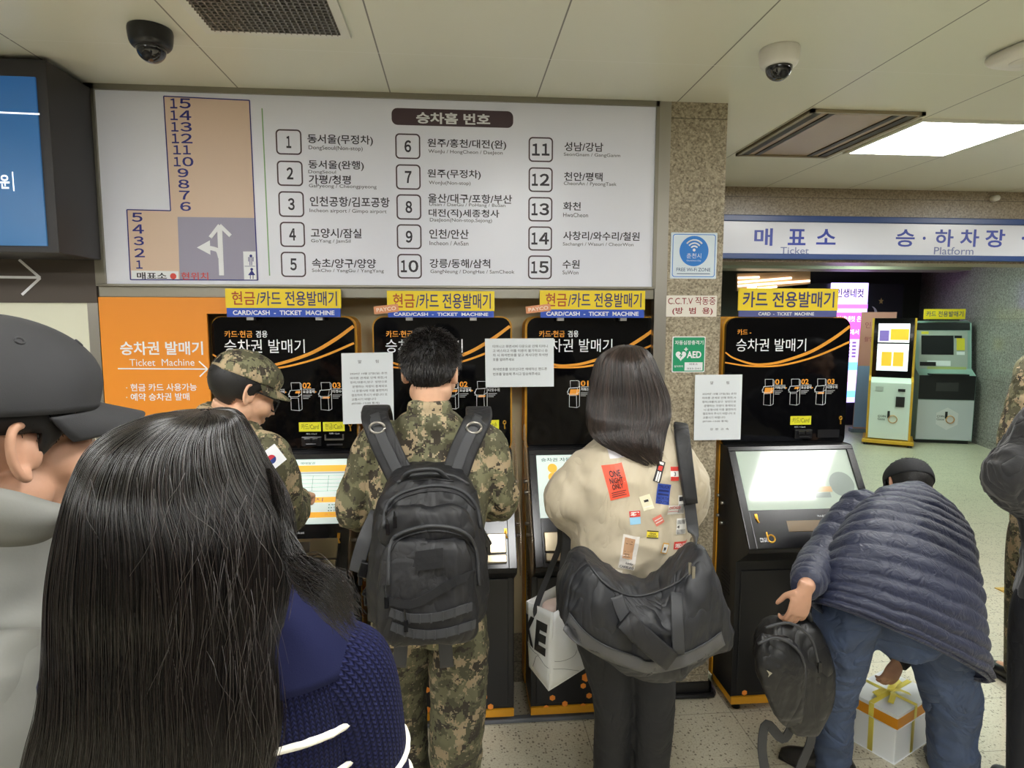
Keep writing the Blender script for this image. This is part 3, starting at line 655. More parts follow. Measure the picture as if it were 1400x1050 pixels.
ORG = mat('tag_orange', (222, 150, 106), .45)
for lab, x0, y0, x1, y1 in (('small orange payment sticker taped left of the middle header sign', 511, 416, 545, 429), ('small orange payment sticker taped left of the header sign over the beige woman', 719, 416, 753, 428)):
    a, z = W(x0, y0, 2.822), W(x1, y1, 2.822); w, h = z[0]-a[0], a[2]-z[2]
    t = thing('payment_sticker', lab, 'sticker', ((a[0]+z[0])/2, 2.8235, (a[2]+z[2])/2), group='orange payment stickers'); t.rotation_euler = (0, -.12, 0)
    MB().box((0, 0, 0), (w, .003, h*.82)).build('card', ORG, t); b = MB(); text(b, 'PAYCO', (-w*.40, -.002, -h*.22), (w*.8, 0, 0), (0, 0, h*.42), .02); b.build('lettering', mat('tag_white', (246, 224, 206), .5), t)

# paper notices
PAPER = mat('paper', (226, 232, 236), .7); PINK = mat('paper_ink', (96, 98, 104), .7)
N1 = [('알            림', .32, .72, .10, .145), ('2024년 10월 27일(일) 춘천', .16, .88, .275, .31), ('마라톤 관계로 인해 화천,사', .16, .88, .335, .37), ('창리,대룡리,양구  방면으로', .16, .88, .395, .43), ('운행하는 차량이 통제되오', .20, .88, .455, .49), ('니 운행시에 이용 불편하지', .20, .88, .515, .55), ('협조하여 주시기 바랍니다 또', .18, .88, .575, .61), ('교통시기 바랍니다', .18, .66, .635, .67), ('(07:00~13:00 통제)', .18, .72, .695, .73), ('강  원  고  속', .34, .74, .815, .85)]
N2 = [('티머니고 화면서버 다운으로 인해 티머니', .11, .91, .13, .19), ('고 버스타고 어플 이용이 불가하오니 승', .11, .91, .22, .28), ('차 시 좌석번호를 알고 계시다면 좌석번', .11, .91, .31, .37), ('호를 알려주세요', .11, .42, .40, .46), ('좌석번호를 모르신다면 예매하신 핸드폰', .11, .90, .60, .66), ('번호를 말씀해 주시고 탑승해주세요', .11, .80, .70, .76)]
def notice(label, tl, tr, bl, Y, lines, rz=0.):
    a, r, d = W(*tl, Y), W(*tr, Y), W(*bl, Y); t = thing('paper_notice', label, 'notice', tuple(a), group='white paper notices taped to the machines')
    r, d = r-a, d-a; MB().prism([A(0, 0, 0), d, r+d, r], (0, .0015, 0)).build('sheet', PAPER, t)
    b = MB()
    for s_, u0, u1, v0, v1 in lines: text(b, s_, r*u0+d*v1-A(0, .0008, 0), r*(u1-u0), -d*(v1-v0), .006)
    b.build('lettering', PINK, t)
notice('white paper notice between the capped soldier and the backpack soldier', (466.5, 483), (537, 481.5), (469, 580), 2.872, N1)
notice('wide white paper notice between the backpack soldier and the long haired woman', (663, 463), (757, 462.5), (664, 529.5), 2.872, N2)
notice('white paper notice hanging from the column onto the free-standing machine', (950.5, 512.5), (1015, 512), (948.5, 602), 2.835, N1)

# signs on the column
YC = 2.8465
def board(name, label, x0, y0, x1, y1, m_, th=.0035, r=.004):
    a, z = W(x0, (y0+y1)/2, YC), W(x1, (y0+y1)/2, YC); tz, bz = W((x0+x1)/2, y0, YC)[2], W((x0+x1)/2, y1, YC)[2]
    t = thing(name, label, 'sign'); w, h = z[0]-a[0], tz-bz; c = A((a[0]+z[0])/2, YC, (tz+bz)/2)
    MB().prism([(c[0]+p[0], YC, c[2]+p[1]) for p in rrect(w, h, r)], (0, th, 0)).build('plate', m_, t)
    return t, c, w, h
WIFI = mat('wifi_blue', (48, 128, 214), .4)
t, c, w, h = board('wifi_sign', 'white square sign with blue wireless emblem on the stone column', 917, 318, 980, 381, mat('wifi_plate', (222, 234, 244), .35))
b = MB(); yy = YC-.0008
ring(b, rrect(w*.93, h*.93, .012), rrect(w*.90, h*.90, .01), lambda p: (c[0]+p[0], yy, c[2]+p[1])); cz = c[2]+h*.10; R0 = w*.315; disc(b, (c[0], cz), R0, R0, yy, 0, 40)
for rr in (.27, .47, .68):
    b.tube([(c[0]+R0*rr*math.cos(a), yy-.001, cz+R0*.05+R0*rr*math.sin(a)) for a in np.linspace(math.radians(40), math.radians(140), 12)], R0*.055, 6, mi=1)
disc(b, (c[0], cz+R0*.07), R0*.10, R0*.10, yy-.001, 1, 16)
text(b, '춘천시', (c[0]-R0*.5, yy-.001, cz-R0*.48), (R0, 0, 0), (0, 0, R0*.34), 0, 1); text(b, 'Chuncheon City', (c[0]-R0*.5, yy-.001, cz-R0*.70), (R0, 0, 0), (0, 0, R0*.12), 0, 1)
text(b, 'FREE Wi-Fi ZONE', (c[0]-w*.37, yy, c[2]-h*.34), (w*.74, 0, 0), (0, 0, h*.075), .006, 2); b.quad((c[0]-w*.36, yy, c[2]-h*.40), (c[0]+w*.36, yy, c[2]-h*.40), (c[0]+w*.36, yy, c[2]-h*.385), (c[0]-w*.36, yy, c[2]-h*.385), 2)
b.build('lettering', [WIFI, WHITE, mat('wifi_ink', (50, 84, 128), .5)], t)
t, c, w, h = board('cctv_sign', 'white sign with dark red letters on the stone column', 911, 404, 980, 433, mat('cctv_plate', (232, 226, 216), .5))
b = MB(); text(b, 'C.C.T.V 작동중', (c[0]-w*.47, yy, c[2]+h*.06), (w*.94, 0, 0), (0, 0, h*.38), .004); text(b, '(방  범  용)', (c[0]-w*.38, yy, c[2]-h*.42), (w*.80, 0, 0), (0, 0, h*.36), .016); b.build('lettering', mat('cctv_red', (140, 30, 34), .5), t)
t, c, w, h = board('aed_sign', 'green emergency heart sign on the stone column', 919, 460, 964, 509, WHITE, r=.006)
b = MB(); b.add([(c[0]+p[0], yy, c[2]+p[1]) for p in rrect(w*.95, h*.95, .006)], [tuple(range(24))]); text(b, '자동심장충격기', (c[0]-w*.43, yy-.001, c[2]+h*.27), (w*.86, 0, 0), (0, 0, h*.12), .015, 1); text(b, 'AED', (c[0]-w*.06, yy-.001, c[2]-h*.10), (w*.44, 0, 0), (0, 0, h*.19), .03, 1)
hx, hz, q = c[0]-w*.24, c[2]-h*.03, w*.16
b.add([(hx+q*(16*math.sin(a)**3)/16, yy-.001, hz+q*(13*math.cos(a)-5*math.cos(2*a)-2*math.cos(3*a)-math.cos(4*a))/16) for a in np.arange(40)*2*math.pi/40], [tuple(range(40))], 1)
b.box((hx+q*.95, yy-.001, hz+q*1.15), (q*.7, .0006, q*.22), mi=1); b.box((hx+q*.95, yy-.001, hz+q*1.15), (q*.22, .0006, q*.7), mi=1)
b.add([(hx+q*x, yy-.0018, hz+q*z) for x, z in ((.15, .6), (-.35, -.05), (-.02, -.05), (-.2, -.65), (.35, .12), (.02, .12), (.3, .6))], [(0, 1, 2, 5, 6), (2, 3, 4, 5)], 0)
b.quad((c[0]-w*.12, yy-.001, c[2]-h*.45), (c[0]+w*.43, yy-.001, c[2]-h*.45), (c[0]+w*.43, yy-.001, c[2]-h*.22), (c[0]-w*.12, yy-.001, c[2]-h*.22), 1); text(b, '설치위치', (c[0]-w*.44, yy-.001, c[2]-h*.36), (w*.27, 0, 0), (0, 0, h*.06), .01, 1)
text(b, '매표소', (c[0]+w*.02, yy-.002, c[2]-h*.30), (w*.26, 0, 0), (0, 0, h*.06), 0, 2); text(b, '033-241-0285'[:7], (c[0]-w*.04, yy-.002, c[2]-h*.42), (w*.40, 0, 0), (0, 0, h*.05), 0, 2)
b.build('lettering', [mat('aed_green', (28, 150, 104), .45), WHITE, PINK], t)

# blue and white direction band on the lintel
t = thing('direction_sign', 'long white and blue direction sign across the stone lintel', 'sign')
YD = 4.52
c, d = span(1.25, 6.2, YD, 4.565, 2.325, 2.572); MB().box(c, d).build('panel', mat('band_white', (206, 208, 214), .25), t)
b = MB()
for z0, z1 in ((2.566, 2.612), (2.296, 2.336)):
    c, d = span(1.25, 6.2, YD-.015, 4.565, z0, z1); b.box(c, d)
b.build('blue_edge', mat('band_blue', (40, 66, 118), .35), t, bevel=.006)
b = MB(); bl = YD-.001
def S3(x, y): return 880+x/2.625, y/2.625
for s_, x0, y0, x1, y1, bo in (('매', 397, 819, 463, 882, .02), ('표', 518, 822, 582, 880, .02), ('소', 620, 822, 690, 878, .02), ('승', 905, 823, 973, 886, .02), ('하', 1046, 823, 1112, 886, .02), ('차', 1136, 823, 1204, 886, .02), ('장', 1226, 823, 1297, 888, .02), ('타', 1420, 823, 1490, 888, .02), ('는', 1530, 823, 1600, 888, .02), ('곳', 1640, 823, 1710, 888, .02)): wtext(b, s_, *S3(x0, y0), *S3(x1, y1), bl, bo)
for x in (1007, 1362): p = W(*S3(x, 855), bl); disc(b, (p[0], p[2]), .012, .012, bl, 0, 16)
wtext(b, 'Ticket', *S3(491, 887), *S3(593, 912), bl, .004, 1); wtext(b, 'Platform', *S3(1042, 887), *S3(1184, 914), bl, .004, 1)
b.build('lettering', [mat('band_ink', (46, 62, 150), .45), mat('band_ink_thin', (104, 112, 150), .45)], t)
# ------------------------------------------------------------------ hall beyond
TAC = mat('tactile_yellow', (196, 160, 78), .5); b = MB(); b.box((6.4, 3.745, .003), (5.4, .30, .006))
for i in range(4): b.box((6.4, 3.745-.105+.07*i, .008), (5.4, .03, .006))
tg = b.build('tactile_paving', TAC, bevel=.002); tag(tg, 'yellow ribbed tactile strip across the pale floor', 'tactile paving')
# photo booth with lit front
t = thing('photo_booth', 'dark photo booth with a glowing pink and violet front', 'photo booth', (6.75, 10.6, 0))
MB().box((.15, .12, 1.24), (1.75, .5, 2.48)).build('cabin', mat('booth_black', (26, 24, 36), .4), t)
def glow(c, s): return mat('glow_%d_%d_%d' % c, c, .3, emit=s)
b = MB(); x0, x1 = -.33, .34; y = -.15
b.box(((x0+x1)/2, y-.02, 1.45), (x1-x0, .04, 2.08)); b.build('light_box', glow((196, 178, 250), 2.2), t, bevel=.01)
b = MB(); yy = y-.042
def gq(z0, z1, mi, a=x0, c=x1): b.quad((a, yy, z0), (c, yy, z0), (c, yy, z1), (a, yy, z1), mi)
gq(1.52, 1.98, 0); gq(2.05, 2.12, 1); gq(.98, 1.12, 2); gq(.75, .92, 3); gq(.50, .62, 2)
b.quad((-.28, yy-.001, 1.24), (-.16, yy-.001, 1.24), (-.16, yy-.001, 1.48), (-.28, yy-.001, 1.48), 4)
for i in range(5):
    for j in range(2): b.box((.02+.11*j, yy-.002, 1.22+.06*i), (.07, .002, .03), mi=5)
text(b, '인생네컷', (-.25, yy-.002, 2.24), (.5, 0, 0), (0, 0, .15), .01, 4); text(b, '#인생네컷 은', (-.27, yy-.002, 1.82), (.5, 0, 0), (0, 0, .10), .01, 6); text(b, '여기! 에서', (-.2, yy-.002, 1.60), (.4, 0, 0), (0, 0, .09), .01, 6)
b.build('glowing_print', [glow((244, 92, 214), 2.0), glow((200, 110, 250), 2.), glow((120, 190, 255), 2.), glow((240, 190, 230), 2.), mat('booth_ink', (70, 64, 110), .5), glow((150, 120, 200), .8), glow((255, 244, 255), 2.)], t)
b = MB(); yb = -.134; st5 = [(.62+.05*math.cos(a)*(1 if i % 2 == 0 else .45), yb, 2.18+.06*math.sin(a)*(1 if i % 2 == 0 else .45)) for i, a in enumerate(np.arange(10)*math.pi/5+math.pi/2)]
b.add(st5, [tuple(range(10))]); b.build('star', mat('star_tan', (196, 164, 110), .5), t)
b = MB(); disc(b, (.45, 1.93), .12, .16, yb, 0); disc(b, (.41, 1.97), .10, .13, yb-.002, 1); b.build('moon', [mat('moon_white', (200, 200, 214), .5), mat('booth_black')], t)
t = thing('banner_stand', 'leaning pale pink roll-up banner behind the yellow machine', 'banner', (6.80, 9.75, 0), -.3)
b = MB(); b.prism([(-.26, 0, .06), (.26, 0, .06), (.30, 0, 1.98), (-.22, 0, 1.98)], (0, .01, 0)); b.build('banner', mat('banner_pink', (214, 150, 140), .5), t)
b = MB(); b.prism([(-.255, -.002, .08), (.25, -.002, .08), (.275, -.002, 1.1), (-.24, -.002, 1.1)], (0, .002, 0)); b.build('banner_print', mat('banner_blue', (150, 170, 214), .5), t)
MB().box((0, 0, .03), (.6, .16, .06)).build('base', mat('banner_base', (120, 130, 150), .4), t)
b = MB(); text(b, '인생네컷', (-.16, -.003, 1.72), (.4, 0, 0), (0, 0, .1), 0); text(b, '촬영 안내', (-.16, -.003, 1.5), (.3, 0, 0), (0, 0, .08), 0); b.build('lettering', mat('banner_ink', (170, 70, 90), .5), t)
# yellow and white kiosk
KY = mat('kiosk_yellow', (214, 164, 40), .4); KW = mat('kiosk_white', (222, 230, 224), .35)
t = thing('ticket_kiosk', 'slim yellow and white kiosk standing left of the grey ticket machine', 'kiosk', (6.47, 8.86, 0), -.62)
MB().box((0, 0, .06), (.66, .62, .05)).build('base_plate', KY, t, bevel=.006)
for x in (-.28, .28):
    for y in (-.26, .26): f = MB(); f.cyl((x, y, 0), (x, y, .04), .03); f.build('foot', BLACK, t)
b = MB(); b.prism([(-.285, y, z) for y, z in ((.26, .08), (.26, 1.88), (.0, 1.88), (-.05, 1.02), (-.19, .95), (-.22, .08))][::-1], (.03, 0, 0)); b.prism([(.255, y, z) for y, z in ((.26, .08), (.26, 1.88), (.0, 1.88), (-.05, 1.02), (-.19, .95), (-.22, .08))][::-1], (.03, 0, 0)); b.box((0, .235, .98), (.54, .05, 1.8)); b.build('shell', KY, t)
b = MB(); b.prism([(-.255, y, z) for y, z in ((.2, .1), (.2, 1.0), (-.06, 1.0), (-.20, .93), (-.24, .1))][::-1], (.51, 0, 0)); b.build('lower_cabinet', KW, t, bevel=.006)
b = MB(); b.prism([(-.255, y, z) for y, z in ((.2, 1.0), (.2, 1.88), (-.02, 1.88), (-.065, 1.0))][::-1], (.51, 0, 0)); b.build('upper_cabinet', GLOSS, t)
def ks(z, e=.003): return -.065+(.045/.88)*(z-1.0)-e
b = MB()
def kq(x0, x1, z0, z1, mi, e=.003): b.quad((x0, ks(z0, e), z0), (x1, ks(z0, e), z0), (x1, ks(z1, e), z1), (x0, ks(z1, e), z1), mi)
kq(-.20, .20, 1.10, 1.50, 0); kq(-.20, .20, 1.52, 1.80, 0)
kq(-.14, -.01, 1.17, 1.38, 1, .005); kq(.01, .14, 1.17, 1.38, 1, .005); kq(-.18, -.06, 1.54, 1.70, 2, .005); kq(-.04, .19, 1.56, 1.72, 1, .005); kq(-.2, .2, 1.76, 1.80, 3, .005)
b.build('screen', [glow((226, 228, 230), .9), glow((230, 176, 50), .8), glow((120, 100, 170), .7), glow((240, 244, 246), .9)], t)
b = MB(); b.box((.14, -.222, .83), (.09, .02, .04)); b.box((.13, -.23, .66), (.11, .02, .15)); b.box((-.14, -.222, .84), (.10, .008, .06), mi=1); b.build('card_slot', [BLACK, mat('slot_grey', (190, 196, 192), .4)], t)
def bee(mb, c, r, y, k=1., mi=0): # a ring with a stem: the letter-like mark
    mb.tube([(c[0]+r*math.cos(a), y, c[1]+r*math.sin(a)) for a in np.linspace(0, 2*math.pi, 21)], r*.34, 8, flat=.3, mi=mi); mb.box((c[0]-r*1.0, y, c[1]+r*1.2), (r*.55, r*.2, r*1.9), mi=mi+1)
b = MB(); bee(b, (.05, .40), .055, -.237); text(b, 'COIN', (-.14, -.235, .42), (.1, 0, 0), (0, 0, .03), .01, 1); text(b, 'Gate', (-.14, -.235, .375), (.09, 0, 0), (0, 0, .035), 0, 1); b.build('logo', [mat('logo_gold', (208, 160, 104), .4), BLACK], t)
# grey ticket machine
t = thing('ticket_machine', 'grey and black ticket machine standing against the polished stone wall', 'ticket machine', (7.36, 9.02, 0), -.29)
SIL = mat('machine_silver', (196, 200, 206), .4); TEAL = mat('machine_side', (150, 178, 172), .4)
prof = [(.45, .05), (.45, 1.82), (.12, 1.84), (-.02, 1.80), (-.12, 1.12), (-.28, 1.02), (-.28, .05)]
b = MB(); b.prism([(-.38, y, z) for y, z in prof][::-1], (.76, 0, 0)); b.build('cabinet', TEAL, t, bevel=.01)
MB().box((0, 0, .03), (.7, .5, .06)).build('plinth', BLACK, t)
b = MB(); b.box((0, -.283, .36), (.75, .016, .60)); b.build('lower_door', SIL, t, bevel=.004)
b = MB(); b.box((0, -.285, .85), (.75, .02, .36)); b.build('middle_panel', mat('panel_black', (30, 30, 34), .3), t, bevel=.004)
MB().box((0, -.297, .86), (.30, .004, .13)).build('coin_hatch', mat('hatch', (60, 60, 62), .3), t)
def fa(z, e=0): return -.12+(.10/.68)*(z-1.12)-e
def fq(mb, x0, x1, z0, z1, e, mi=0): mb.quad((x0, fa(z0, e), z0), (x1, fa(z0, e), z0), (x1, fa(z1, e), z1), (x0, fa(z1, e), z1), mi)
b = MB(); fq(b, -.36, .36, 1.70, 1.81, .006, 0); fq(b, -.33, .33, 1.12, 1.69, .006, 1); fq(b, -.30, .14, 1.33, 1.62, .010, 0); fq(b, -.22, .10, 1.16, 1.24, .010, 2); fq(b, -.32, -.10, 1.16, 1.22, .012, 0); fq(b, .18, .29, 1.40, 1.58, .010, 3); fq(b, .18, .29, 1.33, 1.38, .010, 2); fq(b, -.30, -.2, 1.64, 1.68, .010, 3); fq(b, -.22, .31, 1.10, 1.15, .011, 4); fq(b, .15, .25, 1.58, 1.62, .012, 0)
b.build('front_panel', [mat('front_black', (24, 26, 30), .25), mat('front_grey', (176, 182, 178), .4), WHITE, mat('memo_yellow', (228, 214, 66), .5), mat('strip_green', (180, 190, 120), .4)], t)
b = MB(); text(b, '승차권 발매기', (-.14, -.028, 1.73), (.38, 0, 0), (0, 0, .05), 0); b.build('lettering', GREY, t)
b = MB(); b.box((0, -.30, 1.045), (.5, .14, .02)); b.build('shelf', BLACK, t)
b = MB()
for i in range(5): # hexagon print along the side
    zc = .22+i*.36; b.add([(-.3885, .05+.15*math.cos(a)-.0*i, zc+.165*math.sin(a)) for a in np.arange(6)*math.pi/3], [tuple(range(6))]); b.box((-.390, .05, zc), (.002, .10, .12), mi=1)
b.build('side_print', [mat('side_hex', (120, 152, 148), .4), mat('side_icon', (206, 226, 222), .4)], t)
b = MB(); b.add([(.03+.17*math.cos(a), -.2915, .38+.17*math.sin(a)) for a in np.arange(6)*math.pi/3+.52], [tuple(range(6))[::1]], 2); bee(b, (.07, .37), .055, -.296); text(b, 'COIN', (-.11, -.294, .40), (.1, 0, 0), (0, 0, .03), .01, 1); text(b, 'Gate', (-.11, -.294, .355), (.1, 0, 0), (0, 0, .035), 0, 1); b.build('logo', [mat('logo_gold'), BLACK, mat('logo_pale', (216, 216, 220), .5)], t)
t = thing('machine_header', 'small yellow sign on top of the grey ticket machine', 'sign', (7.34, 8.97, 1.842), -.29)
MB().box((0, 0, .10), (.56, .02, .15)).build('board', SY, t); MB().box((0, 0, .012), (.4, .03, .024)).build('foot', BLACK, t)
b = MB(); text(b, '카드 전용발매기', (-.25, -.0115, .06), (.5, 0, 0), (0, 0, .085), .012); b.build('lettering', SNAVY, t)
# far shop front with light strips, seen over the free-standing machine
t = thing('light_canopy', 'warm white slanted light strips under the far dark ceiling', 'light', (0, 0, 0))
b = MB(); q0, q1, q2, q3 = W(1008, 374, 9.9), W(1108, 371, 9.9), W(1108, 388, 9.9), W(1008, 398, 9.9); b.prism([q0, q3, q2, q1], (0, .06, 0)); b.build('canopy', mat('canopy', (196, 160, 128), .5), t)
for x0, y0, x1, y1 in ((1009, 380, 1038, 379), (1009, 386, 1082, 380), (1009, 391, 1107, 384), (1022, 394, 1034, 392.5), (1036, 394.5, 1062, 392)):
    b = MB(); b.tube([W(x0, y0, 9.88), W(x1, y1, 9.88)], .016, 8); b.build('light_strip', glow((255, 236, 206), 3.0), t)
b = MB(); b.box((4.9, 9.9, 2.76), (1.5, .08, .13)); b.build('dark_header', BLACK, t)
# ------------------------------------------------------------------ people: tools
def rot_from(fwd_yaw, pitch=0., tilt=0.):
    """columns right, forward, up; yaw 0 looks along +Y, positive to the right; pitch up positive; tilt leans to the right"""
    y, p = math.radians(fwd_yaw), math.radians(pitch)
    f = A(math.sin(y)*math.cos(p), math.cos(y)*math.cos(p), math.sin(p)); r = A(math.cos(y), -math.sin(y), 0); u = np.cross(r, f)
    t = math.radians(tilt); r, u = math.cos(t)*r-math.sin(t)*u, math.cos(t)*u+math.sin(t)*r
    return np.stack([r, f, u], 1)
def skin_mat(name, c):
    m = mat(name, c, .58, bump=(260, .2, .001), var=(28, .07)); m.node_tree.nodes['Principled BSDF'].inputs['Subsurface Weight'].default_value = .06
    m.node_tree.nodes['Principled BSDF'].inputs['Subsurface Radius'].default_value = (.012, .005, .003); return m
SKIN = skin_mat('skin', (214, 168, 138)); SKIN2 = skin_mat('skin_tan', (184, 140, 114))
def camo_mat(name, k_=1.):
    m = mat(name, (100, 96, 70), .85, bump=(500, .15, .001)); k = NT(m); tc = k.n('ShaderNodeTexCoord').outputs['Object']
    sn = k.n('ShaderNodeVectorMath', operation='SNAP'); sn.inputs[1].default_value = (.0045, .0045, .0045); k.l(tc, sn.inputs[0])
    def nz(sc, off, det=1.5):
        ad = k.n('ShaderNodeVectorMath', operation='ADD'); ad.inputs[1].default_value = (off, off*1.7, off*.6); k.l(sn.outputs[0], ad.inputs[0])
        n = k.n('ShaderNodeTexNoise'); n.inputs['Scale'].default_value = sc; n.inputs['Detail'].default_value = det; n.inputs['Roughness'].default_value = .62; k.l(ad.outputs[0], n.inputs['Vector']); return n.outputs[0]
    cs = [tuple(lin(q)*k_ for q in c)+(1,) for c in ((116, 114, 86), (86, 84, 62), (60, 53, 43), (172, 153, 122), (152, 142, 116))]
    c = k.mix(k.math('GREATER_THAN', nz(13, 0, 3), .50), cs[0], cs[1])
    c = k.mix(k.math('GREATER_THAN', nz(15, 3.3, 3), .555), c, cs[3])
    c = k.mix(k.math('GREATER_THAN', nz(20, 7.1, 3), .575), c, cs[2])
    c = k.mix(k.math('GREATER_THAN', nz(60, 1.9), .66), c, cs[4])
    c = k.mix(k.math('GREATER_THAN', nz(55, 5.9), .67), c, cs[2])
    k.l(c, k.b.inputs['Base Color']); return m
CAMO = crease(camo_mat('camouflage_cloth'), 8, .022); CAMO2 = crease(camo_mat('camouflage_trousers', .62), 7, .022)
HAIRM = hair_tone(mat('black_hair', (20, 18, 18), .27, spec=.6), (9, 8, 8), (46, 38, 35)); HAIRB = hair_tone(mat('dark_brown_hair', (40, 31, 28), .32, spec=.6), (24, 19, 17), (70, 55, 48)); SCALP = mat('scalp_shell_base', (17, 15, 15), .55)  # SCALP is the dark shell colour beneath short hair
BOOT = mat('boot_leather', (34, 32, 30), .4)

def head(mb, c, R, neck_to=None, ears=True, k=1.):
    def b(p, r, rr=None): mb.ball(c+R@(A(*p)*k), A(*r)*k, 20, R if rr is None else R@rr)
    b((0, -.014, .036), (.077, .098, .085)); b((0, .028, -.03), (.060, .066, .082)); b((0, .042, -.078), (.047, .048, .036)); b((0, .078, -.098), (.022, .02, .017))
    b((0, .076, .022), (.052, .022, .016)); b((.040, .054, -.028), (.030, .036, .030)); b((-.040, .054, -.028), (.030, .036, .030))
    b((.05, .0, -.06), (.02, .035, .03)); b((-.05, .0, -.06), (.02, .035, .03))
    mb.tube([c+R@(A(0, .088, .012)*k), c+R@(A(0, .104, -.018)*k), c+R@(A(0, .112, -.036)*k)], A(.009, .012, .014)*k, 12, 3)
    for s in (-1, 1):
        b((s*.012, .098, -.040), (.010, .010, .008)); b((s*.032, .078, .000), (.014, .013, .011))
    b((0, .090, -.060), (.022, .012, .005)); b((0, .089, -.069), (.019, .012, .006))
    if ears:
        for s in (-1, 1):
            o = A(s*.079, -.012, -.004); ex, ey, ez = A(s*.42, -.9, 0), A(0, 0, 1.), None; ex = nrm(ex); tl = A(0, -.15, 1); tl = nrm(tl)
            rim = [o+ex*(.017*math.sin(a)+.003)+A(s*.004, 0, 0)+tl*(.031*math.cos(a)) for a in np.linspace(-.35, math.pi*1.03, 12)]
            mb.tube([c+R@(p*k) for p in rim], .0055*k, 10, 2)
            rr = np.stack([ex, nrm(np.cross(tl, ex)), tl], 1); b(tuple(o+ex*.006-A(s*.005, 0, 0)), (.015, .004, .028), rr); b(tuple(o+ex*.002-tl*.028), (.008, .006, .010)); b((s*.072, .0, -.01), (.008, .012, .02))
    if neck_to is not None:
        a = c+R@(A(0, -.022, -.045)*k); mid = a*.45+neck_to*.55
        mb.tube([a, mid, neck_to, neck_to+(neck_to-mid)*.5], A(.056, .055, .064, .08)*k, 18, 3)

def hand(mb, w, d, pn, s, curl=(35, 40, 30), k=1., spread=.0, thumb=(.55, .75, .35), per=None):
    """w wrist, d hand direction, pn the way the palm faces, s towards the thumb side"""
    d = nrm(d); s = nrm(s-d*(s@d)); pn = nrm(pn-d*(pn@d)-s*(pn@s))
    mb.loft([(w-d*.02*k, s*.027*k, pn*.020*k), (w+d*.015*k, s*.029*k, pn*.018*k), (w+d*.05*k, s*.040*k, pn*.016*k), (w+d*.085*k, s*.041*k, pn*.013*k), (w+d*.097*k, s*.037*k, pn*.010*k)], 16, 3)
    mb.ball(w+d*.04*k+s*.024*k+pn*.008*k, .017*k, 12)
    for i in range(4):
        p = w+d*(.088, .093, .090, .082)[i]*k+s*(.031-.0208*i)*k; L = (.070, .078, .073, .057)[i]*k; pts = [p-d*.02*k, p]; ang = 0; cu = per[i] if per else curl
        for j, q in enumerate((.45, .31, .24)):
            ang += math.radians(cu[j]); dd = d*math.cos(ang)+pn*math.sin(ang)+s*spread*(1.5-i); p = p+nrm(dd)*L*q; pts.append(p)
        mb.tube(pts, A(.009, .0088, .0083, .0076, .0062)*k, 10, 3)
    r = w+d*.022*k+s*.026*k; t1 = nrm(d*thumb[0]+s*thumb[1]+pn*thumb[2]); t2 = nrm(d*.9+s*.2+pn*.5)
    mb.tube([r, r+t1*.035*k, r+t1*.035*k+t2*.026*k, r+t1*.035*k+t2*.050*k], A(.013, .0105, .0092, .0068)*k, 10, 3)

def spine(J):
    return J['hip'], J['hip']*.55+J['chest']*.45, J['chest'], J['neckb']
def axes(J, R): return R[:, 0], R[:, 1]
def trunk(mb, J, R, w=(.155, .135, .17, .085), dpt=(.11, .10, .115, .07), e=2.4, sub=5, low=.08):
    h, wa, ch, nb = spine(J); r, f = R[:, 0], R[:, 1]
    sh = (J['shL']+J['shR'])/2; up = nrm(nb-h)
    secs = [(h-up*low, r*w[0]*.95, f*dpt[0]), (h, r*w[0], f*dpt[0]), (wa, r*w[1], f*dpt[1]), (ch, r*w[2], f*dpt[2]), (sh+up*.0, r*w[2]*.92, f*dpt[2]*.78), (nb+up*.015, r*w[3], f*dpt[3])]
    mb.loft(secs, 28, sub, e)
def limb(mb, pts, r, n=18, sub=6): mb.tube(pts, r, n, sub)

def make_person(name, label, J, R, HR, skin, voxel=.007, hands=None, ears=True, hk=1., sm=3, slim=1.):
    """empty root at the feet + one continuous body"""
    base = (J['anL']+J['anR'])/2
    t = thing('person', label, 'person', (0, 0, 0))
    mb = MB(); head(mb, J['head'], HR, J['neckb'], ears, hk); trunk(mb, J, R, A(.155, .135, .17, .085)*slim, A(.11, .10, .115, .07)*slim)
    for s in 'LR':
        limb(mb, [J['sh'+s], J['el'+s], J['wr'+s]], [.050, .040, .027]); limb(mb, [J['hip']*.5+J['hp'+s]*.5, J['hp'+s], J['kn'+s], J['an'+s]], [.08, .085, .055, .038])
        fd = J.get('toe'+s, R[:, 1]); mb.tube([J['an'+s]-fd*.03-A(0, 0, .03), J['an'+s]+fd*.06-A(0, 0, .05), J['an'+s]+fd*.14-A(0, 0, .06)], [.035, .035, .025], 14, 3)
        h = (hands or {}).get(s)
        if h is None:
            d = nrm(J['wr'+s]-J['el'+s]); h = dict(d=d, pn=A(0, 0, -1) if abs(d[2]) < .8 else R[:, 1], s=R[:, 0]*(1 if s == 'L' else -1))
        hand(mb, J['wr'+s], **h)
    remesh(mb, 'body', skin, t, voxel, sm)
    return t

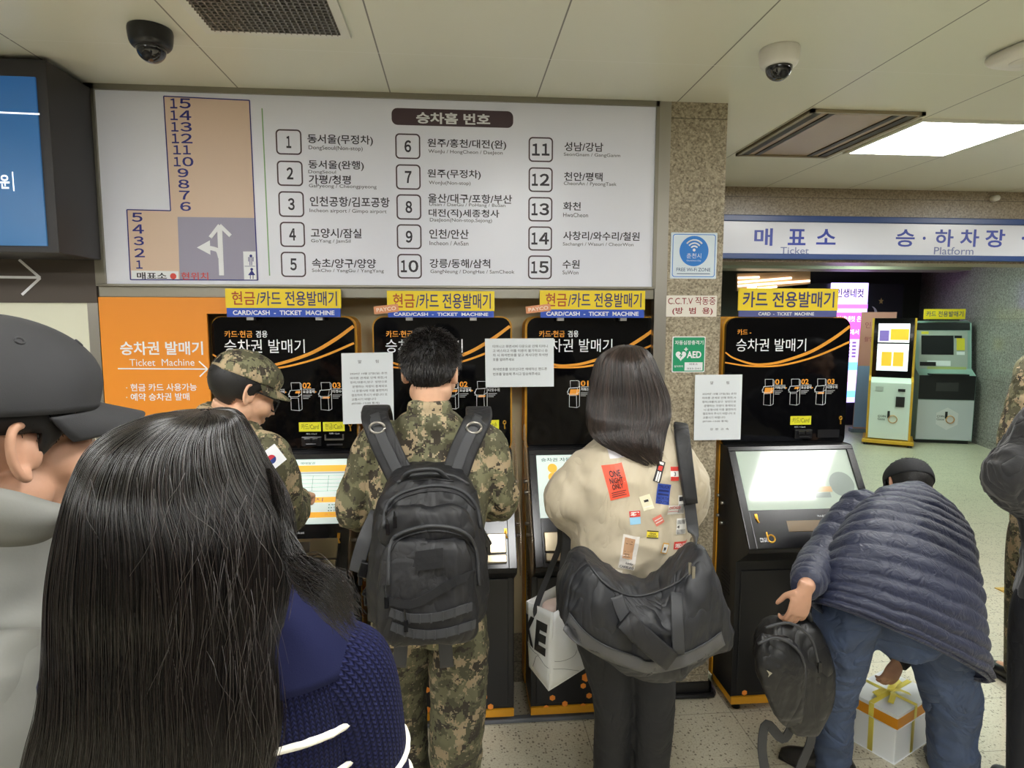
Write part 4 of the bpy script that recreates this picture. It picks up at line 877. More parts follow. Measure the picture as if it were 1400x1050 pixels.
def folds(amp=.008, sc=9., stretch=(1, 1, .45), seed=1, fine=.0015):
    def f(co, no):
        q = co*np.array(stretch); n1 = vnoise(q, sc, seed); n2 = vnoise(q+.35*n1[:, None]*.1, sc*2.1, seed+3); n3 = vnoise(co, sc*5, seed+5)
        return amp*(1-2*np.abs(n1))*.7+amp*.55*(1-2*np.abs(n2))+fine*n3
    return f
def top(t, name, m, J, R, w, dpt, sl, low=.10, voxel=.009, disp=None, e=2.5, collar=None, smooth=5, extra=None, sub=5):
    mb = MB(); trunk(mb, J, R, w, dpt, e, sub, low)
    for s in 'LR':
        if sl is None: break
        a, b_, c_ = J['sh'+s], J['el'+s], J['wr'+s]; cuff = b_+(c_-b_)*.93; inner = (J['shL']+J['shR'])/2*.35+a*.65
        limb(mb, [inner, a, a*.5+b_*.5, b_, b_*.45+cuff*.55, cuff], [sl[0]*.95, sl[0], sl[0]*1.02, sl[1], sl[1]*.94, sl[2]])
    if collar:
        up = nrm(J['neckb']-J['chest'])*.5+A(0, 0, .5); nb = J['neckb']
        mb.loft([(nb-up*.03, R[:, 0]*collar*1.25, R[:, 1]*collar*1.15), (nb+up*.02, R[:, 0]*collar, R[:, 1]*collar*1.0), (nb+up*.06, R[:, 0]*collar*.96, R[:, 1]*collar*1.0)], 24, 4)
    if extra: extra(mb)
    return remesh(mb, name, m, t, voxel, smooth, disp)
def legs(t, name, m, J, R, r=(.105, .085, .075), w=.165, d=.12, voxel=.009, disp=None, drop=.0):
    mb = MB(); up = A(0, 0, 1)
    mb.loft([(J['hip']-up*.10, R[:, 0]*w*.96, R[:, 1]*d), (J['hip'], R[:, 0]*w, R[:, 1]*d), (J['hip']+up*.08, R[:, 0]*w*.95, R[:, 1]*d*.95)], 24, 4)
    for s in 'LR': limb(mb, [J['hip']*.4+J['hp'+s]*.6, J['hp'+s]-up*.06, J['hp'+s]*.5+J['kn'+s]*.5, J['kn'+s], J['an'+s]-up*(.03+drop)], [r[0], r[0], r[0]*.97, r[1], r[2]])
    return remesh(mb, name, m, t, voxel, 5, disp)
def shoes(t, m, J, R):
    for s in 'LR':
        fd = nrm(J.get('toe'+s, R[:, 1])*A(1, 1, 0)); sd = A(fd[1], -fd[0], 0); a = J['an'+s]*A(1, 1, 0)
        mb = MB(); mb.loft([(a-fd*.085+A(0, 0, .03), sd*.028, A(0, 0, .03)), (a-fd*.06+A(0, 0, .045), sd*.040, A(0, 0, .045)), (a+A(0, 0, .05), sd*.042, A(0, 0, .05)), (a+fd*.09+A(0, 0, .035), sd*.050, A(0, 0, .035)), (a+fd*.16+A(0, 0, .027), sd*.045, A(0, 0, .027)), (a+fd*.195+A(0, 0, .02), sd*.022, A(0, 0, .018))], 20, 5)
        mb.tube([a+A(0, 0, .05), a+A(0, 0, .16)], [.045, .05], 18); o = mb.build('shoe', m, t, True)
        b = MB(); b.loft([(a-fd*.09+A(0, 0, .009), sd*.028, A(0, 0, .008)), (a+A(0, 0, .009), sd*.045, A(0, 0, .009)), (a+fd*.1+A(0, 0, .009), sd*.054, A(0, 0, .009)), (a+fd*.2+A(0, 0, .009), sd*.024, A(0, 0, .008))], 20, 4, 4); b.build('sole', BLACK, o, True)

def strands(name, P, r, m, parent):
    n, k, _ = P.shape; cu = bpy.data.hair_curves.new(name); cu.add_curves([k]*n)
    cu.attributes['position'].data.foreach_set('vector', P.astype(np.float32).ravel()) if 'position' in cu.attributes else cu.points.foreach_set('position', P.astype(np.float32).ravel())
    ra = cu.attributes.get('radius') or cu.attributes.new('radius', 'FLOAT', 'POINT')
    w = np.linspace(1, .45, k); ra.data.foreach_set('value', (np.tile(w, (n, 1))*(np.asarray(r).reshape(-1, 1) if not np.isscalar(r) else r)).astype(np.float32).ravel())
    cu.materials.append(m); return link(name, cu, parent)

def dome_pts(c, R, cen, rad, n=48, k=28):
    th = np.arange(n)*2*math.pi/n; ph = np.linspace(0, math.pi*.96, k)
    T, P = np.meshgrid(th, ph); L = np.stack([np.sin(P)*np.sin(T), np.sin(P)*np.cos(T), np.cos(P)], -1)
    return T, P, L
def hair_cap(t, c, R, m, line, off=.006, k=1., rad=(.081, .103, .090), cen=(0, -.016, .036), name='hair'):
    """shell hugging the scalp above line(angle from the front) in head height"""
    n, kk = 64, 40; T, P, L = dome_pts(c, R, cen, rad, n, kk); rad = A(*rad); V = L*(rad+off)+A(*cen)
    lo = V[..., 2]; lim = np.vectorize(line)((T+math.pi) % (2*math.pi)-math.pi); keep = lo > lim
    fade = np.clip((lo-lim)/.02, 0, 1); V = L*(rad-.004+(off+.004)*fade[..., None])+A(*cen)
    # narrow in towards the nape
    f = np.clip((-.02-V[..., 2])/.09, 0, 1); V[..., 0] *= 1-.30*f; V[..., 1] = np.where(V[..., 1] < 0, V[..., 1]*(1-.25*f), V[..., 1])
    pts = (c+(V*k)@R.T).reshape(-1, 3); F = [(i*n+j, i*n+(j+1) % n, (i+1)*n+(j+1) % n, (i+1)*n+j) for i in range(kk-1) for j in range(n) if keep[i, j] and keep[i+1, j] and keep[i, (j+1) % n] and keep[i+1, (j+1) % n]]
    b = MB(); b.add(pts, F); o = b.build(name, m, t, True); sm = o.modifiers.new('s', 'SOLIDIFY'); sm.thickness = -.004*k
    return o
def short_hair(o, c, R, line, n, length, m, k=1., rad=(.081, .103, .090), cen=(0, -.016, .036), r=.0009, whorl=(0., -.06), stand=.7):
    rad = A(*rad); out = []
    while len(out) < n:
        v = nrm(RNG.normal(size=3)); p = v*rad+A(*cen); th = math.atan2(v[0], v[1]); lim = line(th)
        if p[2] < lim: continue
        f = min(1, max(0, (-.02-p[2])/.09)); p[0] *= 1-.30*f; p[1] *= (1-.25*f) if p[1] < 0 else 1
        w = A(v[0]-whorl[0], v[1]*.6-whorl[1], 0); dn = A(0, 0, -1)*(1-v[2])*.9+nrm(w+A(.001, 0, 0))*.7*max(0, v[2]+.1)
        dn = dn-v*(dn@v); L = length*min(1, .22+(p[2]-lim)/.09)*(.7+.6*random.random()); d = nrm(v*stand+dn+.33*RNG.normal(size=3)); q = [p]
        for j in range(4): d = nrm(d+dn*.25); q.append(q[-1]+d*L/4)
        out.append(q)
    P = np.array(out)*k; P = c+P@R.T
    return strands('hair_strands', P, r, m, o)

def cap(t, c, R, m, k=1., brim=.072, rim=.03, name='cap', label=None, cen=(0, -.012, .045), rad=(.090, .112, .088), opening=False, strap=None):
    n, kk = 72, 22; th = np.arange(n)*2*math.pi/n; a = np.linspace(0, math.radians(97), kk); V = []
    for q in a:
        z = math.cos(q); s_ = math.sin(q)**.96; V.append(np.stack([s_*np.sin(th)*rad[0], s_*np.cos(th)*rad[1], np.full(n, z*rad[2])], 1)+A(*cen))
    V = np.array(V); V[..., 1] += np.where(V[..., 1] > 0, .010*np.sin(np.clip((V[..., 2]-cen[2])/rad[2], 0, 1)*math.pi), 0)
    F = []
    for i in range(kk-1):
        for j in range(n):
            back = abs(((th[j]+math.pi/n) % (2*math.pi))-math.pi)
            if opening and back < .42 and a[i] > math.radians(97)-.62*math.sqrt(max(0, 1-(back/.42)**2)) and i < kk-3: continue
            F.append((i*n+j, i*n+(j+1) % n, (i+1)*n+(j+1) % n, (i+1)*n+j))
    def T3(p): return c+(np.asarray(p)*k)@R.T
    b = MB(); b.add(T3(V.reshape(-1, 3)), F); o = b.build(name, m, t, True); sm = o.modifiers.new('s', 'SOLIDIFY'); sm.thickness = .003*k; sm.offset = 1
    if label: o['label'] = label
    # brim: a curved plate
    nn, mm_ = 33, 9; g = []
    for i in range(nn):
        ph = math.radians(-78+156*i/(nn-1)); e = cen+A(math.sin(ph)*rad[0], math.cos(ph)*rad[1], math.cos(math.radians(97))*rad[2]+.006); e[1] += 0
        ext = brim*max(0.02, math.cos(ph*.98))**.62
        for j in range(mm_):
            u = j/(mm_-1); x = e[0]*(1-.10*u*u); y = e[1]-.004+ext*u; z = e[2]-.018*u*(brim/.072)-.30*max(0, abs(x)-.0)**2/.09*(.35+.65*u); g.append((x, y, z))
    b = MB(); b.add(T3(np.array(g)), [(i*mm_+j, (i+1)*mm_+j, (i+1)*mm_+j+1, i*mm_+j+1) for i in range(nn-1) for j in range(mm_-1)]); br = b.build('brim', m, o, True); sm = br.modifiers.new('s', 'SOLIDIFY'); sm.thickness = .004*k; sm.offset = 0
    b = MB()
    for q in range(6):
        j = int(q*n/6) % n; b.tube(T3(V[:kk-1, j]*1.004), .0013*k, 6)
    b.tube(T3(np.vstack([V[kk-2], V[kk-2][:1]])*1.003), .0014*k, 6); b.build('seam', m, o, True)
    b = MB(); b.ball(T3(V[0, 0]+A(0, 0, .002)), A(.008, .008, .005)*k, 14, R); b.build('button', m, o, True)
    b = MB()
    for q in range(6):
        j = int((q+.5)*n/6) % n; p = V[10, j]; nr = nrm((p-A(*cen))/A(*rad)**2); s1_ = nrm(np.cross(nr, A(0, 0, 1))); s2_ = np.cross(nr, s1_)
        b.tube(T3(np.array([p+nr*.003+s1_*.0045*math.cos(w)+s2_*.0045*math.sin(w) for w in np.linspace(0, 2*math.pi, 13)])), .0016*k, 6)
    b.build('eyelet', m, o, True)
    if opening:
        b = MB(); pts = [A(*cen)+A(math.sin(w)*rad[0]*1.0, math.cos(w)*rad[1]*1.0, -.004) for w in np.linspace(math.pi-.5, math.pi+.5, 14)]
        b.ribbon(T3(np.array(pts)), .020*k, .003*k, [R@nrm(p-A(*cen)) for p in pts]); b.build('back_strap', strap or m, o, True)
    return o
# ------------------------------------------------------------------ soldier with the backpack
def cloth_bump(m, sc=420, st=.15): return m
BAGB = crease(mat('bag_black', (23, 23, 26), .55, bump=(700, .25, .001)), 9, .012); BAGD = mat('bag_webbing', (52, 53, 56), .55, bump=(900, .3, .001)); BAGR = mat('bag_velcro', (24, 24, 26), .95, bump=(1200, .8, .001)); PLAST = mat('buckle_plastic', (20, 20, 22), .25)
R0_ = rot_from(4); XS = -.092
J = dict(head=W(590, 511, 2.07), neckb=A(XS, 2.03, 1.525), chest=A(XS, 2.03, 1.28), hip=A(-.10, 2.06, .90),
 shL=W(520, 608, 2.05), shR=W(661, 610, 2.05), elL=W(484, 698, 2.10), elR=W(679, 682, 2.10), wrL=A(-.30, 2.36, 1.13), wrR=A(.085, 2.36, 1.15),
 hpL=A(-.19, 2.06, .88), hpR=A(-.005, 2.06, .88), knL=W(545, 958, 2.13), knR=W(626, 955, 2.06))
J['anL'] = W(558, 1045, 2.19)*A(1, 1, 0)+A(0, .02, .10); J['anR'] = W(622, 1045, 2.10)*A(1, 1, 0)+A(0, .02, .10)
t = make_person('person', 'soldier in camouflage wearing a large black backpack, seen from behind', J, R0_, rot_from(12, -14), SKIN, .007)
top(t, 'field_jacket', CAMO, J, R0_, (.17, .165, .195, .085), (.125, .12, .125, .075), (.074, .066, .05), .10, disp=folds(.012, 9, seed=2), collar=.066)
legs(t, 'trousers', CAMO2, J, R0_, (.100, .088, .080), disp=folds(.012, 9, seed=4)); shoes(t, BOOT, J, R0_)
HR = rot_from(12, -14)
def line_m(th): # a man's short back and sides
    a = abs(th); return .075-.105*min(1, max(0, (a-.9)/.55)) if a < 1.75 else -.03-.058*min(1, (a-1.75)/.7)
ho = hair_cap(t, J['head'], HR, SCALP, line_m, .008); short_hair(ho, J['head'], HR, line_m, 9000, .026, HAIRM, stand=.8, r=.0011, rad=(.083, .105, .094))
b = MB()
for s in (-1, 1): b.tube([J['head']+HR@A(s*.078, -.02, .012), J['head']+HR@A(s*.079, .04, .014), J['head']+HR@A(s*.068, .095, .012)], .0025, 8, 3)
for s in (-1, 1): b.tube([J['head']+HR@(A(s*.034, .103, .002)+A(.026*math.cos(a), 0, .018*math.sin(a))) for a in np.linspace(0, 2*math.pi, 17)], .002, 6)
b.build('glasses', BLACK, t, True)
b = MB(); p0 = W(690, 627, 2.03); b.ribbon([p0+A(-.004, .0, .022), p0+A(.004, 0, -.02)], .05, .002, (.93, -.3, .1)); b.build('sleeve_patch', WHITE, t)

t = thing('backpack', 'large black tactical backpack on the soldier\'s back', 'backpack', (0, 0, 0))
XB = W(586, 750, 1.78)[0]; zt, zb = W(586, 636, 1.86)[2], W(586, 857, 1.74)[2]; YB = 1.897
def zf(u): return zt+(zb-zt)*u
def bsec(u, w, d, e=3.2, dx=0.): return (A(XB+dx, YB-d, zf(u)), A(w, 0, 0), A(0, d, 0), e)
b = MB(); main = [bsec(0, .075, .035, 2.4), bsec(.02, .095, .06, 2.6), bsec(.12, .128, .085), bsec(.3, .150, .105), bsec(.6, .166, .115), bsec(.85, .170, .112), bsec(.97, .155, .098), bsec(1, .13, .08)]
b.loft(main, 36, 5); mo_ = remesh(b, 'main_compartment', BAGB, t, .007, 2, folds(.007, 11, (1, 1, .7), 9, .001))
b = MB(); pk = [(A(XB, YB-.215-.012, zf(u)), A(w, 0, 0), A(0, d, 0), 3.4) for u, w, d in ((.36, .085, .018), (.40, .108, .032), (.5, .122, .045), (.7, .132, .058), (.9, .137, .058), (.975, .128, .045), (.995, .11, .03))]
b.loft(pk, 36, 5); fo_ = remesh(b, 'front_pocket', BAGB, t, .006, 2, folds(.0055, 12, (1, 1, .7), 12, .001))
b = MB(); b.loft([(A(XB, YB-.200, zf(u)), A(w, 0, 0), A(0, d, 0), 3) for u, w, d in ((.17, .075, .012), (.21, .105, .026), (.30, .125, .034), (.37, .128, .03), (.42, .11, .02))], 32, 5); uo_ = remesh(b, 'upper_pocket', BAGB, t, .006, 2, folds(.0055, 13, (1, 1, .7), 15, .001))
from mathutils.bvhtree import BVHTree
class Onto: # finds the outer surface of finished parts along a line of sight
    def __init__(s_, *obs):
        V, F = [], []
        for o_ in obs: n_ = len(V); V += [v.co.copy() for v in o_.data.vertices]; F += [tuple(i_+n_ for i_ in p_.vertices) for p_ in o_.data.polygons]
        s_.t = BVHTree.FromPolygons(V, F)
    def __call__(s_, px, py, lift=.003, Y=1.7):
        d_ = nrm(ray(px, py)); h_ = s_.t.ray_cast(Vector(CAMP), Vector(d_)); return (A(*h_[0])-d_*lift) if h_[0] else W(px, py, Y)
pk_ = Onto(mo_, fo_, uo_)
def along(pts, lift, sub=6): return [pk_(*q, lift) for q in catmull(np.array(pts, float), sub)]
for pts in ([(531, 800), (533, 748), (548, 729), (590, 719), (631, 726), (650, 750), (655, 800)], [(524, 722), (529, 692), (549, 674), (590, 664), (627, 669), (650, 690), (657, 722)], [(543, 660), (560, 651), (590, 648), (620, 651), (640, 662)]):
    b = MB(); b.tube(along(pts, .002), .0055, 8); zo = b.build('zipper', BAGD, t, True)
    b = MB(); b.tube(along([(x_, y_+7) for x_, y_ in pts[1:-1]], .0), .0035, 6); b.build('flap_fold', BAGB, zo, True)
b = MB(); b.tube([(XB-.07, YB-.13, zf(.05)), (XB-.05, YB-.15, zf(-.015)), (XB-.01, YB-.155, zf(-.035)), (XB+.03, YB-.15, zf(-.025)), (XB+.058, YB-.13, zf(.05))], .012, 10, 4, flat=.5); b.build('carry_handle', BAGD, t, True)
b = MB(); g = [pk_(568+38*u_, 754-5*u_+27*v_, .004) for v_ in np.linspace(0, 1, 4) for u_ in np.linspace(0, 1, 5)]; b.add(g, [(r_*5+c_, r_*5+c_+1, r_*5+c_+6, r_*5+c_+5) for r_ in range(3) for c_ in range(4)]); o = b.build('velcro_patch', BAGR, t); o.modifiers.new('s', 'SOLIDIFY').thickness = .003
for pts in ([(533, 837), (560, 845), (600, 843), (645, 829)], [(535, 856), (565, 866), (605, 866), (650, 853)]):
    q_ = along(pts, .005, 8); b = MB(); b.ribbon(q_, .024, .004, (0, -1, .1))
    for p_ in q_[2::3]: b.box(p_-A(0, .003, 0), (.004, .004, .026))
    b.build('webbing_band', BAGD, t)
b = MB(); b.ribbon(along([(532, 822), (565, 826), (610, 802), (648, 784)], .005), .024, .003, (0, -1, .1)); b.build('slant_strap', BAGR, t)
for x_, y_ in ((526, 800), (553, 832), (528, 700), (538, 690)):
    b = MB(); p_, q_ = pk_(x_, y_, .008), pk_(x_+2, y_+18, .012); b.tube([p_, q_], .0028, 6); b.box(q_+A(0, 0, -.012), (.010, .006, .03)); b.build('zip_pull', PLAST, t)
def strap(name, pts, w, th, nor, m_, sub=5): b = MB(); b.ribbon(pts, w, th, nor, sub); return b.build(name, m_, t, True)
for s, pxs in ((-1, ((552, 660), (531, 618), (517, 585), (512, 567))), (1, ((620, 655), (633, 618), (648, 585), (655, 569)))):
    ys = (1.838, 1.862, 1.888, 1.935); P_ = [W(*p, y) for p, y in zip(pxs, ys)]; end = P_[-1]; P_ += [end+A(0, .06, .015), end+A(.0, .13, -.02), end+A(-s*.01, .165, -.12)]
    so = strap('shoulder_strap', P_, .082, .016, [(0, -1, .15), (0, -1, .2), (0, -1, .3), (0, -.7, .7), (0, 0, 1), (0, .8, .6), (0, 1, 0)], BAGB)
    Q = [p+A(0, -.012, .004) for p in P_[:4]]; b = MB(); b.ribbon(Q, .032, .004, [(0, -1, .2)]*4, 4); b.build('webbing', BAGD, so, True)
    b = MB(); c_ = Q[2]+A(0, -.006, 0); b.tube([c_+A(.022*math.cos(a), -.002, .016*math.sin(a)) for a in np.linspace(0, 2*math.pi, 17)], .0035, 8); b.build('d_ring', STEEL, so, True)
for px, py, rr in ((517, 752, .5), (506, 806, .6), (498, 778, .3), (662, 737, -.5), (660, 795, -.4)):
    p = W(px, py, 1.76); b = MB(); c_, s_ = math.cos(rr), math.sin(rr); b.box(p, (.028, .02, .045), [[c_, 0, s_], [0, 1, 0], [-s_, 0, c_]]); b.box(p+A(-.012*(1 if px < 600 else -1), 0, -.028), (.012, .008, .04)); b.build('side_buckle', PLAST, t, bevel=.003)
strap('compression_strap', [W(516, 700, 1.84), W(500, 735, 1.80), W(490, 768, 1.79), W(487, 782, 1.79)], .045, .004, (-.3, -1, 0), BAGD)
strap('side_strap', [W(521, 690, 1.82), W(511, 760, 1.80), W(508, 850, 1.80)], .03, .004, (-.8, -1, 0), BAGD)
for px, x2 in ((548, 546), (609, 611)): strap('waist_strap', [W(px, 862, 1.84), W(px, 885, 1.85), W(x2, 912, 1.86)], .042, .005, (0, -1, .1), BAGD)

# ------------------------------------------------------------------ soldier in the camouflage cap at the first machine
R1_ = rot_from(38); HR = rot_from(52, -26)
J = dict(head=W(333, 537, 2.10), neckb=W(306, 580, 2.08), chest=A(-.76, 2.10, 1.24), hip=A(-.76, 2.08, .90),
 shL=W(262, 610, 2.22), shR=W(364, 625, 2.03), elL=A(-.98, 2.36, 1.16), elR=W(392, 703, 2.27), wrL=A(-.88, 2.44, 1.20), wrR=W(408, 680, 2.55),
 hpL=A(-.84, 2.13, .88), hpR=A(-.69, 2.04, .88), knL=A(-.85, 2.18, .48), knR=A(-.68, 2.06, .48), anL=A(-.86, 2.16, .10), anR=A(-.68, 2.05, .10))
t = make_person('person', 'soldier in camouflage cap touching the screen of the machine beside the orange panel', J, R1_, HR, SKIN, .0048,
 dict(R=dict(d=A(.10, .8, -.10), pn=A(-.15, .1, -1), s=A(-1, .1, .1), per=[(8, 12, 10), (62, 70, 40), (66, 72, 40), (70, 72, 40)], thumb=(.8, .4, .5))))
top(t, 'field_jacket', CAMO, J, R1_, (.17, .165, .19, .085), (.125, .12, .125, .075), (.072, .062, .047), .10, disp=folds(.011, 9, seed=21), collar=.076)
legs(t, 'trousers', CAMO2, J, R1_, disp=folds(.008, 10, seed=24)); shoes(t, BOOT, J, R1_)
ho = hair_cap(t, J['head'], HR, SCALP, line_m, .003); short_hair(ho, J['head'], HR, line_m, 3500, .012, HAIRM)
cap(t, J['head'], HR, CAMO, brim=.062, opening=True, strap=mat('cap_strap', (96, 92, 70), .7), cen=(0, -.012, .052), rad=(.090, .110, .082))
b = MB(); hd = J['head']
for s in (-1, 1):
    b.tube([hd+HR@A(s*.080, -.03, .010), hd+HR@A(s*.079, .04, .014), hd+HR@A(s*.066, .096, .010)], .003, 8, 3)
    b.tube([hd+HR@(A(s*.034, .104, -.004)+A(.027*math.cos(a), -.008*abs(math.cos(a)), .020*math.sin(a))) for a in np.linspace(0, 2*math.pi, 21)], .0024, 6)
b.tube([hd+HR@A(-.01, .108, .0), hd+HR@A(.01, .108, 0)], .002, 6); b.build('glasses', BLACK, t, True)
# flag patch on the sleeve
pc = W(371, 628, 1.955); nf = nrm(A(.55, -.83, .05)); ur = nrm(A(-.50, -.25, .85)); ur = nrm(ur-nf*(ur@nf)); rr_ = np.cross(ur, nf); w, h = .072, .062
b = MB(); gp = lambda x, y, z=0: pc+rr_*x*w+ur*y*h+nf*z
b.prism([gp(-.5, -.5), gp(.5, -.5), gp(.5, .5), gp(-.5, .5)], -nf*.008)
for mi, a0 in ((1, 0), (2, math.pi)):
    b.add([gp(.23*math.cos(a)*.85, .23*math.sin(a), .001) for a in np.linspace(a0, a0+math.pi, 13)], [tuple(range(13))], mi)
for sx in (-1, 1):
    for sy in (-1, 1):
        for i in range(3):
            c_ = A(sx*.34, sy*.32); d_ = nrm(A(sx, -sy)); e_ = A(d_[1], -d_[0]); q = c_+d_*0+nrm(A(sx, sy))*.05*(i-1); b.add([gp(*(q+e_*.09+d_*.0+nrm(A(sx, sy))*.015), .001), gp(*(q-e_*.09+nrm(A(sx, sy))*.015), .001), gp(*(q-e_*.09-nrm(A(sx, sy))*.015), .001), gp(*(q+e_*.09-nrm(A(sx, sy))*.015), .001)], [(0, 1, 2, 3)], 3)
b.build('flag_patch', [WHITE, mat('flag_red', (196, 50, 62), .6), mat('flag_blue', (40, 62, 130), .6), BLACK], t)

# ------------------------------------------------------------------ woman in the beige jacket
R5_ = rot_from(2); HR = rot_from(-4, -16)
J = dict(head=W(857, 538, 2.06), neckb=A(.595, 2.03, 1.49), chest=A(.585, 2.03, 1.26), hip=A(.565, 2.05, .88),
 shL=W(808, 640, 2.04), shR=W(920, 630, 2.05), elL=W(786, 695, 2.06), elR=W(930, 700, 2.12), wrL=W(782, 722, 2.34), wrR=W(915, 705, 2.36),
 hpL=A(.48, 2.05, .86), hpR=A(.65, 2.05, .86), knL=W(838, 960, 2.08), knR=W(894, 960, 2.05))
J['anL'] = W(838, 1045, 2.14)*A(1, 1, 0)+A(0, .03, .10); J['anR'] = W(893, 1045, 2.10)*A(1, 1, 0)+A(0, .03, .10)
t = make_person('person', 'woman with long hair in a beige bomber jacket covered with stickers', J, R5_, HR, SKIN, .008)
BEIGE = crease(mat('beige_nylon', (190, 178, 154), .55, bump=(240, .12, .001), sheen=.15), 6, .026, .6, (1, 1, .5))
def puff(mb):
    mb.tube([J['shL']+A(.03, 0, .02), J['shL']+A(-.025, 0, -.09), J['elL']+A(-.005, 0, .03), J['elL']+A(.035, .04, -.035), J['elL']+A(.07, .16, -.04)], [.080, .096, .100, .088, .065], 24, 5)
    mb.tube([J['shR']+A(-.03, 0, .02), J['shR']+A(.03, 0, -.08), J['elR']+A(.01, -.01, .03), J['elR']+A(-.0, .05, -.05), J['elR']+A(-.03, .15, -.05)], [.075, .082, .080, .074, .06], 24, 5)
    mb.loft([(A(.565, 2.05, .97), A(.165, 0, 0), A(0, .125, 0)), (A(.57, 2.04, 1.05), A(.18, 0, 0), A(0, .155, 0)), (A(.58, 2.03, 1.2), A(.188, 0, 0), A(0, .160, 0)), (A(.59, 2.03, 1.38), A(.19, 0, 0), A(0, .135, 0)), (A(.595, 2.03, 1.47), A(.11, 0, 0), A(0, .09, 0))], 30, 4, 2.6)
jk = top(t, 'bomber_jacket', BEIGE, J, R5_, (.165, .185, .19, .09), (.12, .14, .13, .08), None, -.05, disp=folds(.015, 7, (1, 1, .6), 31, .002), extra=puff, collar=.075, smooth=8)
legs(t, 'trousers', crease(mat('black_trousers', (25, 26, 31), .75, bump=(300, .1)), 6, .02), J, R5_, (.088, .070, .062), w=.155, disp=folds(.004, 9, seed=33)); shoes(t, BLACK, J, R5_)
# stickers lie on the cloth
bv = BVHTree.FromPolygons([v.co for v in jk.data.vertices], [tuple(p.vertices) for p in jk.data.polygons])
def on_cloth(p, lift=.0018):
    h = bv.ray_cast(Vector((p[0], 1.2, p[2])), Vector((0, 1, 0)))
    return A(*h[0])-A(0, lift, 0) if h[0] else A(*p)
def sticker(px, py, w, h, ang, cols, txt=(), rows=(), m=6):
    o_ = W(px, py, 1.90); ca, sa = math.cos(math.radians(ang)), math.sin(math.radians(ang))
    def q(u, v, l): return on_cloth(o_+A((u*w*ca-v*h*sa), 0, (u*w*sa+v*h*ca)), l)
    b = MB()
    def patch(u0, v0, u1, v1, l, mi, n=m):
        us, vs = np.linspace(u0, u1, n), np.linspace(v0, v1, n); b.add([q(u, v, l) for v in vs for u in us], [(i*n+j, i*n+j+1, (i+1)*n+j+1, (i+1)*n+j) for i in range(n-1) for j in range(n-1)], mi)
    patch(-.5, -.5, .5, .5, .0022, 0)
    for u0, v0, u1, v1, mi in rows: patch(u0, v0, u1, v1, .0034, mi, 4)
    for s_, u0, v0, u1, v1, mi in txt:
        v_, f_, _ = glyphs(s_, .02); b.add([q(u0+(u1-u0)*x, v0+(v1-v0)*y, .0042) for x, y in v_], f_, mi)
    b.build('sticker', cols, t)
PR = lambda n, c: mat('print_'+n, c, .5)
SW, SK, SRD, SBL, SYE = PR('white', (228, 226, 220)), PR('black', (40, 38, 42)), PR('red', (206, 62, 52)), PR('blue', (46, 74, 160)), PR('yellow', (236, 214, 60))
sticker(841, 657, .062, .105, 12, [PR('coral', (236, 92, 66)), SK], [('ONE', -.25, .16, .28, .34, 1), ('NIGHT', -.32, -.02, .32, .14, 1), ('ONLY', -.28, -.20, .28, -.04, 1)], [(-.38, -.30, .38, -.28, 1), (-.38, -.36, .3, -.34, 1), (-.38, -.42, .36, -.40, 1)])
sticker(848, 613, .068, .062, 8, [PR('lilac', (206, 202, 206)), SK], [('Best', -.45, .22, .1, .45, 1), ('Good', .0, .0, .45, .2, 1)], [(.05, -.45, .45, -.36, 1)])
sticker(903, 672, .044, .062, -9, [SBL, PR('deep_blue', (24, 36, 96))], [('TRUCK', -.42, .28, .42, .44, 1), ('NORTH', -.42, -.28, .42, -.14, 1), ('SOUTH', -.42, -.46, .42, -.32, 1)], [(-.4, .1, .4, .2, 1), (-.4, -.08, .4, .02, 1)])
sticker(899, 643, .024, .066, -20, [SK, SW, SRD], (), [(-.3, .34, .3, .46, 1), (-.3, .06, .3, .28, 2), (-.25, -.46, -.02, .0, 1), (.06, -.46, .28, .0, 1)])
sticker(920, 646, .028, .042, -4, [SW, SRD, SK], [('3', -.12, -.14, .12, .14, 2)], [(-.5, .2, .5, .5, 1), (-.5, -.5, .5, -.2, 1)])
sticker(880, 683, .034, .046, 18, [PR('cream', (226, 220, 190)), SK, SW], (), [(-.2, .05, .2, .2, 1), (-.4, -.3, .4, -.25, 2)])
sticker(864, 703, .034, .042, 4, [PR('sky', (150, 198, 226)), SW, SRD], (), [(-.5, .05, .5, .5, 2), (-.4, .12, .4, .42, 1)])
sticker(895, 706, .030, .030, 30, [PR('salmon', (226, 128, 110)), SW], (), [(-.4, .1, .4, .2, 1), (-.4, -.2, .4, -.1, 1)])
sticker(918, 694, .046, .030, -6, [SW, SRD], [('CHICAGO', -.45, .1, .45, .42, 1)], [(-.5, -.2, .4, -.15, 1)])
sticker(929, 688, .024, .060, -3, [SW, SK], (), [(-.4, .2, .3, .42, 1)]+[(-.4+.11*i, -.45, -.35+.11*i, .05, 1) for i in range(8)])
sticker(930, 718, .036, .052, -3, [SW, SK, SRD], [('4', -.45, -.12, -.2, .08, 1)], [(-.4+.09*i, .15, -.36+.09*i, .42, 1) for i in range(9)]+[(-.45+.09*i, -.48, -.41+.09*i, -.2, 1) for i in range(10)])
sticker(887, 725, .036, .024, -4, [SYE, SK], [('TEXAS', -.3, .0, .3, .22, 1), ('HIGHWAY', -.4, -.30, .4, -.08, 1)], [(-.5, .36, .5, .5, 1), (-.5, -.5, .5, -.38, 1)])
sticker(904, 744, .024, .034, -18, [PR('mustard', (214, 160, 60)), SW, SK], (), [(-.38, -.4, .38, .4, 1), (-.2, -.2, .15, .1, 2)])
sticker(930, 744, .058, .024, -8, [SRD, SW], [('SPEED-STAR', -.42, -.26, .42, .26, 1)])
